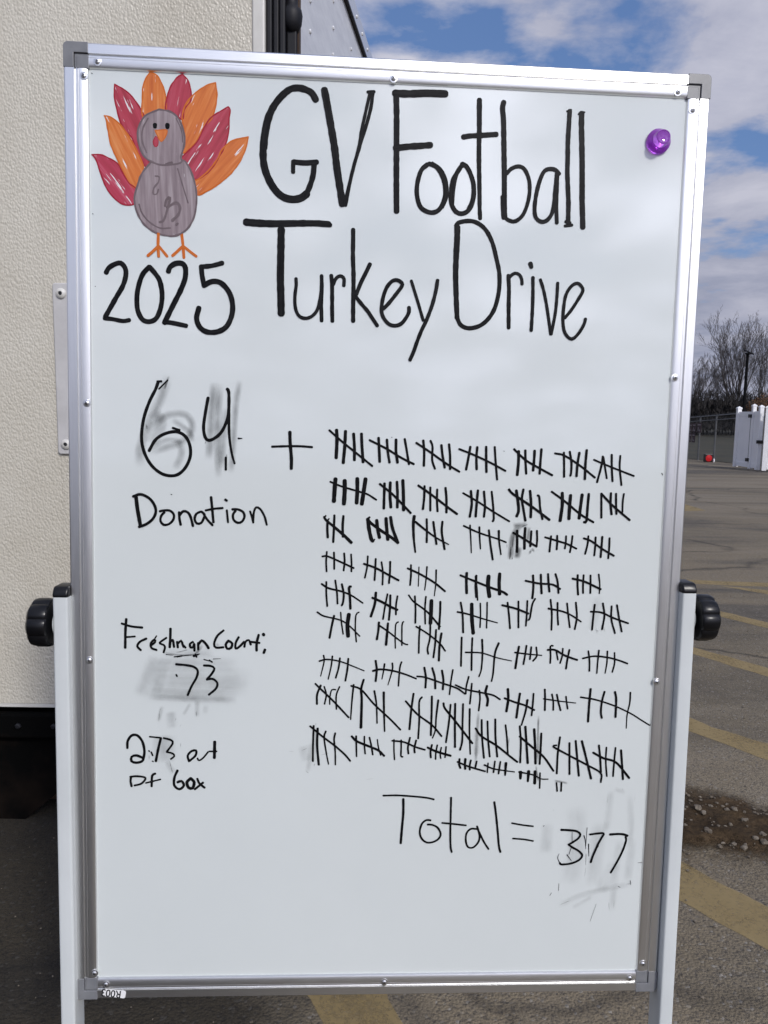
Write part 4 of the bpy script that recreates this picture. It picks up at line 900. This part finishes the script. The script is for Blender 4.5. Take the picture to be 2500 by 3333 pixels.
# latch plate with two bolts
lx0 = ypt(183, 1200, D).x; lx1 = lx0+0.11; lz1 = ypt(200, 922, D).z; lz0 = ypt(200, 1478, D).z
mb = MB(); mb.prism([(a, b_) for a, b_ in rrect(lx1-lx0, lz1-lz0, 0.010, 5)], (lx0, D-0.010, lz0), Vector((1, 0, 0)), Vector((0, 0, 1)), Vector((0, 0.0105, 0))); lp = mb.obj('latch_plate', M_latch, truck); bevel(lp, 0.004, 3)
for z_ in (ypt(207, 957, D).z, ypt(220, 1446, D).z):
    mb = MB(); mb.lathe([(0, 0.0165), (0.004, 0.0160), (0.0085, 0.0112), (0.0095, 0.0066), (0.0066, 0.006), (0.0066, 0.0003)], (lx0+0.028, D-0.0098, z_), (0, -1, 0), 28); bo = mb.obj('bolt', M_trim, lp); wnormal(bo, 35)
    mb = MB(); mb.lathe([(0, 0.0058), (0.0008, 0.0055), (0.0010, 0.0003)], (lx0+0.028, D-0.0166, z_), (0, -1, 0), 16); mb.obj('bolt_socket', M_hw, bo) if False else mb.obj('bolt_socket', M_hw, lp)

# ================================================================== DIRT PATCH AND STONES
dp = zp(1900, 2500, 2.655, [(700, 215), (880, 185), (1100, 195), (1350, 260), (1593, 340), (2000, 420), (2600, 560), (2600, 830), (2000, 800), (1593, 785), (1300, 765), (950, 735), (880, 760), (700, 700)])
dq = [gpt(*p) for p in dp]; cen = sum(dq, Vector())/len(dq)
def inpoly(x, y, P):
    c_ = False; n_ = len(P)
    for i in range(n_):
        a, b2 = P[i], P[(i+1) % n_]
        if (a.y > y) != (b2.y > y) and x < (b2.x-a.x)*(y-a.y)/(b2.y-a.y)+a.x: c_ = not c_
    return c_
def edge_d(x, y, P):
    p = Vector((x, y)); best = 9
    for i in range(len(P)):
        a = P[i].xy; b2 = P[(i+1) % len(P)].xy; ab = b2-a; t_ = max(0, min(1, (p-a).dot(ab)/ab.length_squared)); best = min(best, (p-a-ab*t_).length)
    return best
xs = [p.x for p in dq]; ys = [p.y for p in dq]; st = 0.018
nx = int((max(xs)-min(xs)+0.2)/st); ny = int((max(ys)-min(ys)+0.2)/st); vv = []; ff = []; fd = []
for j in range(ny+1):
    for i in range(nx+1):
        x = min(xs)-0.1+i*st; y = min(ys)-0.1+j*st
        d_ = edge_d(x, y, dq)*(1 if inpoly(x, y, dq) else -1)
        d_ += 0.05*mnoise.noise(Vector((x*9, y*9, 0)))+0.025*mnoise.noise(Vector((x*30, y*30, 3)))
        z_ = max(-0.02, min(0.022, d_*0.25))+ (0.012*mnoise.noise(Vector((x*22, y*22, 5)))+0.006*mnoise.noise(Vector((x*60, y*60, 8))))*min(1, max(0, d_*10))
        vv.append((x, y, max(0.0008, z_)-0.0008)); fd.append(max(0, min(1, (d_+0.06)*4.5)))
for j in range(ny):
    for i in range(nx):
        k = j*(nx+1)+i
        if max(fd[k], fd[k+1], fd[k+nx+1], fd[k+nx+2]) > 0: ff.append((k, k+1, k+nx+2, k+nx+1))
struct(obj('dirt', vv, ff, M_dirt, smooth=True, fade=fd, origin=Vector((0, 0, 0))))
def rock(mb, c0, r, rg, sub=1):
    bm = bmesh.new(); bmesh.ops.create_icosphere(bm, subdivisions=sub, radius=1)
    s = Vector((r*rg.uniform(0.8, 1.3), r*rg.uniform(0.7, 1.1), r*rg.uniform(0.45, 0.8))); a = rg.random()*6.28; of = rg.random()*99
    v_ = []
    for q in bm.verts:
        k = 1+0.55*mnoise.noise(q.co*1.7+Vector((of, of, 0))); x, y, z_ = q.co.x*s.x*k, q.co.y*s.y*k, q.co.z*s.z*k
        v_.append(c0+Vector((x*math.cos(a)-y*math.sin(a), x*math.sin(a)+y*math.cos(a), z_)))
    mb.add(v_, [tuple(q.index for q in f_.verts) for f_ in bm.faces]); bm.free()
def dz(x, y):
    i = int((x-min(xs)+0.1)/st+0.5); j = int((y-min(ys)+0.1)/st+0.5)
    return vv[j*(nx+1)+i][2] if 0 <= i <= nx and 0 <= j <= ny else 0.0
rg = random.Random(11)
big = zp(1900, 2500, 2.655, [(982,410),(1030,450),(1235,410),(1297,420),(1380,505),(1075,610),(1295,690),(1380,712),(1480,660),(1545,630),(1265,535),(1175,690),(1100,285),(1010,330),(1555,690),(1385,430),(1095,372),(1470,430),(1060,582),(1395,690),(900,265),(925,320),(875,540),(1560,375)])
brad = [26,24,24,22,26,30,20,24,26,24,18,20,16,14,30,14,14,16,22,16,14,14,16,14]
for p, r_ in zip(big, brad):
    g_ = gpt(*p); mb = MB(); rr2 = r_/2.655/F*(g_-CAM).length
    rock(mb, Vector((g_.x, g_.y, dz(g_.x, g_.y)+rr2*0.22)), rr2, rg, 2); o = mb.obj('stone', M_stone)
    tag(o, 'small pale stone lying in the brown dirt patch beside the right leg', 'stone', 'loose stones in the dirt patch')
mb = MB()
for i in range(1500):
    if i < 170:
        x = rg.uniform(min(xs), max(xs)); y = rg.uniform(min(ys), max(ys))
        if not inpoly(x, y, dq): continue
        r_ = rg.uniform(0.002, 0.007); z_ = dz(x, y)+r_*0.3
    elif i < 1150:
        x = rg.uniform(0.6, 4.5); y = rg.uniform(1.4, 6.5); r_ = rg.uniform(0.0015, 0.0055); z_ = 0.001
    else:
        x = rg.uniform(-1.8, 0.9); y = rg.uniform(1.3, 2.4); r_ = rg.uniform(0.001, 0.0032); z_ = 0.0005
    rock(mb, Vector((x, y, z_)), r_, rg, 1)
struct(mb.obj('gravel', M_stone, None, origin=Vector((0, 0, 0))), 'stuff')['label'] = 'fine loose grit scattered over the asphalt and dirt'

# ================================================================== CHAIN LINK FENCE
S0 = (fl0-FA).dot(fdir)
def fh(s_): return max(1.52, min(1.95, 1.58+0.045*(s_-S0)))
fence = thing('chain_link_fence', 'grey chain link fence along the far edge of the lot, in front of the grass', 'fence', tuple(FA))
Lf = (FB-FA).length
mb = MB(); sp = 0.075
for i in range(int(Lf/sp)):
    s0 = i*sp; h_ = fh(s0)
    for sg in (1, -1):
        s1 = s0+h_*sg; z1 = h_
        if s1 > Lf: z1 = Lf-s0; s1 = Lf
        if s1 < 0: z1 = s0; s1 = 0.0
        mb.tube([FA+fdir*s0+Vector((0, 0, 0.03)), FA+fdir*s1+Vector((0, 0, max(0.04, z1)))], 0.0022, 3, 0, False)
mb.obj('wire_mesh', M_wire, fence)
ks = [Lf*i/40 for i in range(41)]
mb = MB(); mb.tube([FA+fdir*k_+Vector((0, 0, fh(k_))) for k_ in ks], 0.020, 8); mb.obj('top_rail', M_galv, fence)
mb = MB(); mb.tube([FA+fdir*k_+Vector((0, 0, fh(k_)-0.16))-fnor*0.02 for k_ in ks], 0.016, 8); mb.obj('lower_rail', M_galv, fence)
pxs = [(2200+300/5.53, 1290+1115/5.53, 2.0), (2200+598/5.53, 1290+1150/5.53, 0), (2200+872/5.53, 1290+1180/5.53, 0)]
ss = [((gpt(a, b_)-FA).dot(fdir), h_) for a, b_, h_ in pxs]
gap_ = ss[1][0]-ss[0][0]
ss += [(ss[0][0]-gap_*k, 0) for k in range(1, 4)]+[(ss[2][0]+gap_*k, 0) for k in range(1, 6)]
for s_, h_ in ss:
    if 0 < s_ < Lf:
        h_ = h_ or fh(s_)+0.02
        mb = MB(); p_ = FA+fdir*s_; mb.tube([p_+Vector((0, 0, -0.05)), p_+Vector((0, 0, h_))], 0.032, 8); mb.obj('fence_post', M_galv, fence)
# small banners hung on the fence
rowlab = ['first', 'second', 'third']
def onfence(x, y): return ppt(x, y, FA-fnor*0.05, fnor)
for i, (x0, y0, x1, y1, lab) in enumerate([(170,482,232,632,'dark maroon sign half hidden by the whiteboard frame, in the upper row on the fence'), (240,485,296,638,'dark maroon sign on the fence next to the whiteboard frame, upper row'), (300,478,368,648,'dark maroon sign on the fence in the middle of the upper row'), (382,470,468,652,'dark maroon sign on the fence at the right end of the upper row'), (232,660,286,820,'dark maroon sign on the fence at the left of the lower row'), (290,660,352,828,'dark maroon sign on the fence at the right of the lower row')]):
    if i == 0: continue
    a = onfence(2200+x0/5.53, 1290+y1/5.53); c_ = onfence(2200+x1/5.53, 1290+y0/5.53)
    wd_ = (c_-a).dot(fdir); hd_ = c_.z-a.z; sg = 1 if wd_ > 0 else -1
    A_ = fdir*sg; wd_ = abs(wd_)
    bs = thing('fence_sign', lab, 'sign', tuple(a), 'dark signs on the chain link fence')
    mb = MB(); mb.prism([(0, 0), (wd_, 0), (wd_, hd_), (0, hd_)], a, A_, Vector((0, 0, 1)), -fnor*0.012); mb.obj('sign_panel', M_banner, bs)
    mb = MB(); mb.prism([(wd_*0.1, hd_*0.72), (wd_*0.9, hd_*0.72), (wd_*0.9, hd_*0.80), (wd_*0.1, hd_*0.80)], a-fnor*0.012, A_, Vector((0, 0, 1)), -fnor*0.003)
    mb.prism([(wd_*0.22, hd_*0.16), (wd_*0.36, hd_*0.16), (wd_*0.34, hd_*0.55), (wd_*0.24, hd_*0.50)], a-fnor*0.012, A_, Vector((0, 0, 1)), -fnor*0.003)
    mb.prism([(wd_*0.55, hd_*0.14), (wd_*0.80, hd_*0.14), (wd_*0.66, hd_*0.38)], a-fnor*0.012, A_, Vector((0, 0, 1)), -fnor*0.003); mb.obj('sign_print', M_pale, bs)
# red round marker
rp = gpt(2200+592/5.53, 1290+1182/5.53); rsc = (rp-CAM).length/F/5.53
rd = thing('round_marker', 'bright red round disc in a black frame at the foot of the chain link fence', 'marker', tuple(rp))
mb = MB(); mb.box((rp.x-70*rsc, rp.y+0.02, 0.0), (rp.x+70*rsc, rp.y+0.14, 132*rsc)); bx = mb.obj('frame', M_hw, rd); bevel(bx, 0.02, 2)
mb = MB(); mb.lathe([(0, 54*rsc), (0.012, 54*rsc), (0.016, 50*rsc), (0.014, 46*rsc), (0.022, 30*rsc), (0.025, 1*rsc)], (rp.x, rp.y+0.02, 62*rsc), (0, -1, 0), 28); dd = mb.obj('disc', M_redp, rd); wnormal(dd, 60)
mb = MB(); mb.lathe([(0, 0.030), (0.06, 0.034), (0.11, 0.024), (0.13, 0.004)], (rp.x+80*rsc, rp.y-0.02, 0.0), (0, 0, 1), 12); cp = mb.obj('paper_cup', M_vinyl)
tag(cp, 'small white scrap lying beside the red disc at the fence foot', 'litter')

# ================================================================== WHITE VINYL GATES
def vpost(mb_parent, p, h_, dirv, wd_=0.125):
    m = MB(); nr = Vector((-dirv.y, dirv.x, 0)); P0 = Vector((p.x, p.y, 0.03))
    m.prism([(-wd_/2, -wd_/2), (wd_/2, -wd_/2), (wd_/2, wd_/2), (-wd_/2, wd_/2)], P0, dirv, nr, Vector((0, 0, h_-0.03))); po = m.obj('post', M_vinyl, mb_parent); bevel(po, 0.01, 2)
    m = MB(); t_ = wd_/2+0.008
    m.prism([(-t_, -t_), (t_, -t_), (t_, t_), (-t_, t_)], P0+Vector((0, 0, h_-0.03+0.001)), dirv, nr, Vector((0, 0, 0.035)))
    m.add([P0+dirv*a+nr*b_+Vector((0, 0, h_-0.03+0.0362)) for a, b_ in ((-t_, -t_), (t_, -t_), (t_, t_), (-t_, t_))]+[P0+Vector((0, 0, h_+0.055))], [(0, 1, 4), (1, 2, 4), (2, 3, 4), (3, 0, 4), (3, 2, 1, 0)])
    m.obj('post_cap', M_vinyl, po)
def vpanel(par, a, c_, h_):
    d = (c_-a); L = d.length; d.normalize(); nr = Vector((-d.y, d.x, 0)); Z = Vector((0, 0, 1))
    m = MB(); n_ = max(2, int(L/0.17))
    for i in range(n_):
        m.prism([(L*i/n_+0.002, -0.012), (L*(i+1)/n_-0.002, -0.012), (L*(i+1)/n_-0.002, 0.012), (L*i/n_+0.002, 0.012)], a+Z*0.16, d, nr, Z*(h_-0.30))
    m.obj('panel', M_vinyl, par)
    m = MB()
    for z_ in (0.07, h_-0.20): m.prism([(0, -0.024), (L, -0.024), (L, 0.024), (0, 0.024)], a+Z*z_, d, nr, Z*0.14)
    r_ = m.obj('rail', M_vinyl, par); bevel(r_, 0.006, 2)
q0 = gpt(2200+1065/5.53, 1290+1285/5.53); q1 = gpt(2200+1330/5.53, 1290+1322/5.53); q2 = gpt(2200+1458/5.53, 1290+1343/5.53); q3 = gpt(2200+1560/5.53, 1290+1358/5.53)
gh = 1.84
enc = thing('white_gate', 'white vinyl gate leaf with a black latch and hinges, left of the dark gap', 'gate', tuple(q0), 'white vinyl gates')
dv = (q2-q0).normalized()
vpost(enc, q0, gh, dv); vpost(enc, q1, gh+0.06, dv, 0.11); vpost(enc, q2, gh+0.02, dv, 0.12)
vpanel(enc, q0+dv*0.07, q1-dv*0.06, gh-0.03); vpanel(enc, q1+dv*0.06, q2-dv*0.065, gh-0.02)
gn = Vector((dv.y, -dv.x, 0))
if gn.dot(CAM-q1) < 0: gn = -gn
for z_ in (gh-0.22, 0.30):
    m = MB(); p_ = q1-dv*0.08+gn*0.05+Vector((0, 0, z_)); m.box((p_.x-0.05, p_.y-0.09, p_.z-0.05), (p_.x+0.03, p_.y+0.07, p_.z+0.05)); m.obj('hinge', M_hw, enc)
m = MB(); m.tube([q1-dv*0.09+gn*0.03+Vector((0, 0, 0.28)), q1-dv*0.09+gn*0.03+Vector((0, 0, gh-0.2))], 0.016, 6); m.obj('drop_rod', M_hw, enc)
m = MB(); p_ = q2+Vector((-0.02, -0.08, 0.86)); m.box((p_.x-0.10, p_.y-0.04, p_.z-0.05), (p_.x+0.10, p_.y+0.02, p_.z+0.05)); m.box((p_.x+0.10, p_.y-0.03, p_.z-0.015), (p_.x+0.24, p_.y, p_.z+0.02)); la = m.obj('latch', M_hw, enc); bevel(la, 0.012, 2)
q3 = q3+Vector((0.03, 0, 0)); q4 = q3+Vector((1.75, -0.75, 0)); dv2 = (q4-q3).normalized()
en2 = thing('white_gate', 'white vinyl gate leaf right of the dark gap, cut off by the picture edge', 'gate', tuple(q3), 'white vinyl gates')
vpost(en2, q3, gh, dv2); q5 = q3+dv2*0.35; vpost(en2, q5, gh+0.10, dv2, 0.12); vpost(en2, q4, gh, dv2)
vpanel(en2, q3+dv2*0.07, q5-dv2*0.065, gh-0.04); vpanel(en2, q5+dv2*0.065, q4-dv2*0.07, gh-0.04)

# ================================================================== LAMP POST
Dl = 60.0
def zat(x, y, Y): return ypt(x, y, Y)
lb = ypt(2424, 1330, Dl); lt = ypt(2434, 1152, Dl)
lamp = thing('lamp_post', 'black solar lamp post standing beyond the white gates, before the bare trees', 'lamp post', (lt.x, Dl, 0.4))
m = MB(); m.tube([(lt.x, Dl, -0.2), (lt.x, Dl, 2.5), (lt.x, Dl, lt.z)], [0.13, 0.12, 0.10], 10); m.obj('pole', M_lamp, lamp)
s_ = Dl/F
m = MB(); m.tube([(lt.x, Dl, lt.z-0.12), (lt.x, Dl, lt.z+0.10)], [0.10, 0.13], 10); m.box((lt.x-0.16, Dl-0.35, lt.z-0.02), (lt.x+0.16, Dl+0.10, lt.z+0.06)); m.obj('lamp_head', M_lamp, lamp)
cA_ = Vector((lt.x+0.04, Dl, lt.z+0.14)); pa = Vector((0.93, 0.0, -0.36)).normalized(); pb = Vector((0.25, 0.9, 0.30)).normalized(); pn = pa.cross(pb).normalized()
m = MB(); m.prism([(-0.42, -0.26), (0.42, -0.26), (0.42, 0.26), (-0.42, 0.26)], cA_, pa, pb, pn*0.05); m.obj('solar_panel', M_lamp, lamp)

# ================================================================== TREES
def bare_tree(name_label, base, height, width, seed, limbs=7):
    """short bole, a fan of long upswept limbs, each feathered with finer and finer twigs"""
    rg = random.Random(seed)
    tr_ = thing('bare_tree', name_label, 'tree', tuple(base), 'bare trees behind the fence')
    tk = MB(); cr = MB(); base = Vector(base)
    def branch(p, d, L, r, lv, bend):
        n_ = 6 if lv < 2 else 3; pts = [p]; rad = [r]; q = p; dd = d.copy()
        for i in range(n_):
            dd = (dd+Vector((rg.gauss(0, 0.06), rg.gauss(0, 0.06), rg.gauss(0, 0.03)+bend))).normalized()
            q = q+dd*L/n_; pts.append(q); rad.append(max(0.0055, r*(1-0.88*(i+1)/n_)))
        (tk if lv < 2 else cr).tube(pts, rad, 6 if lv < 2 else 3, 0, False)
        if lv >= 5: return
        nc = (0, 11, 6, 4, 3)[lv]
        for i in range(nc):
            f_ = 0.22+0.76*(i+rg.random())/nc; k = min(n_-1, int(f_*n_)); pp = pts[k].lerp(pts[k+1], f_*n_-k)
            ax_ = (pts[k+1]-pts[k]).normalized(); o1 = ax_.orthogonal().normalized(); o2 = ax_.cross(o1)
            az = rg.random()*6.283; an = R(rg.uniform(18, 34))
            nd = ax_*math.cos(an)+(o1*math.cos(az)+o2*math.sin(az))*math.sin(an); nd.z += 0.10; nd.normalize()
            branch(pp, nd, L*(0.50-0.20*f_)*rg.uniform(0.8, 1.2), max(0.0065, rad[k]*0.46), lv+1, 0.05)
    bole = height*0.10; tk.tube([base-Vector((0, 0, 0.4)), base+Vector((0, 0, bole))], [0.020*height, 0.016*height], 8, 0, False)
    for i in range(limbs):
        a = 6.283*(i+0.35*rg.random())/limbs; t_ = (0.15+0.85*((i*0.618) % 1))*width
        d = Vector((math.cos(a)*t_, math.sin(a)*t_, 1)).normalized()
        branch(base+Vector((0, 0, bole*rg.uniform(0.5, 1.0))), d, height*(0.95-0.28*t_)*rg.uniform(0.86, 1.0), 0.0088*height*rg.uniform(0.8, 1.1), 1, 0.03)
    tk.obj('trunk', M_bark, tr_); cr.obj('crown', M_twig, tr_)
    return tr_
def tb_(x, Y):
    p = ypt(x, 1340, Y); return Vector((p.x, Y, 0.5+0.012*(Y-30)))
def ht(x, y, Y, b_): return ypt(x, y, Y).z-b_.z
for lab, x, y, Y, wd_, sd_, lm in [
  ('tall wide bare tree behind the lamp post, the highest crown on the skyline', 2392, 1066, 80, 0.62, 3, 11),
  ('bushy bare tree beside the whiteboard frame, left of the tallest bare tree', 2246, 1172, 76, 0.75, 8, 8),
  ('thin bare tree with a long trunk right of the lamp post', 2470, 1120, 82, 0.22, 21, 3),
  ('slim bare tree at the right edge of the picture', 2499, 1150, 78, 0.22, 34, 3),
  ('low bare sapling between the two larger bare trees, left of the lamp post', 2316, 1215, 84, 0.40, 55, 4)]:
    b_ = tb_(x, Y); bare_tree(lab, b_, ht(x, y, Y, b_)*1.0, wd_, sd_, lm)
# dark thicket along the wood edge
rg = random.Random(77); mb = MB(); x0 = ypt(-900, 1340, 72).x; x1 = ypt(3100, 1340, 72).x
for i in range(44000):
    x = rg.uniform(x0, x1) if i % 2 else rg.uniform(24, x1); Y = rg.uniform(66, 80)
    top = 4.2+0.6*mnoise.noise(Vector((x*0.55, 3, 0)))+0.5*mnoise.noise(Vector((x*1.9, 1, 2)))
    b0 = 0.4+0.012*(Y-30); f_ = rg.random()**1.15
    hz_ = b0+(top-b0)*f_; s = rg.uniform(0.12, 0.34); wq = 0.10 if f_ > 0.75 else 0.45
    d = Vector((rg.gauss(0, 0.35), rg.gauss(0, 0.35), 1)).normalized(); e = d.cross(Vector((rg.gauss(0, 1), rg.gauss(0, 1), rg.gauss(0, 1)))).normalized()
    p = Vector((x, Y, hz_)); mb.add([p-d*s, p+e*s*wq, p+d*s, p-e*s*wq], [(0, 1, 2, 3)])
for i in range(800):
    x = rg.uniform(x0, x1) if i % 2 else rg.uniform(24, x1); Y = rg.uniform(66, 79); h_ = rg.uniform(2.5, 4.6); mb.tube([(x, Y, 0.3), (x+rg.gauss(0, 0.25), Y, h_*0.6), (x+rg.gauss(0, 0.5), Y, h_)], [0.04, 0.028, 0.012], 3, 0, False)
th_ = struct(mb.obj('thicket', M_brush, None, origin=Vector((0, 70, 0))), 'stuff'); th_['label'] = 'dark leafless undergrowth along the edge of the wood'
# rusty bush
bb = ypt(2485, 1345, 60); bush = thing('autumn_bush', 'rust brown leafy bush behind the white gates at the right edge', 'bush', (bb.x, 60, 0.6))
m = MB(); st_ = MB()
for i in range(5200):
    u_ = Vector((rg.gauss(0, 1), rg.gauss(0, 1), rg.gauss(0, 1))).normalized()*rg.random()**0.35
    k = 1+0.25*mnoise.noise(u_*2.2)
    p = Vector((bb.x+u_.x*1.45*k, 60+u_.y*1.4*k, 2.05+u_.z*1.55*k)); s = rg.uniform(0.03, 0.075)
    d = Vector((rg.gauss(0, 1), rg.gauss(0, 1), rg.gauss(0, 1))).normalized(); e = d.orthogonal().normalized()
    m.add([p-d*s, p+e*s*0.7, p+d*s, p-e*s*0.7], [(0, 1, 2, 3)])
m.obj('foliage', M_autumn, bush)
for i in range(14):
    a = rg.random()*6.28; st_.tube([(bb.x, 60, 0.4), (bb.x+0.5*math.cos(a), 60+0.5*math.sin(a), 1.6), (bb.x+1.0*math.cos(a), 60+1.0*math.sin(a), 3.1)], [0.05, 0.03, 0.01], 4, 0, False)
st_.obj('stem', M_bark, bush)
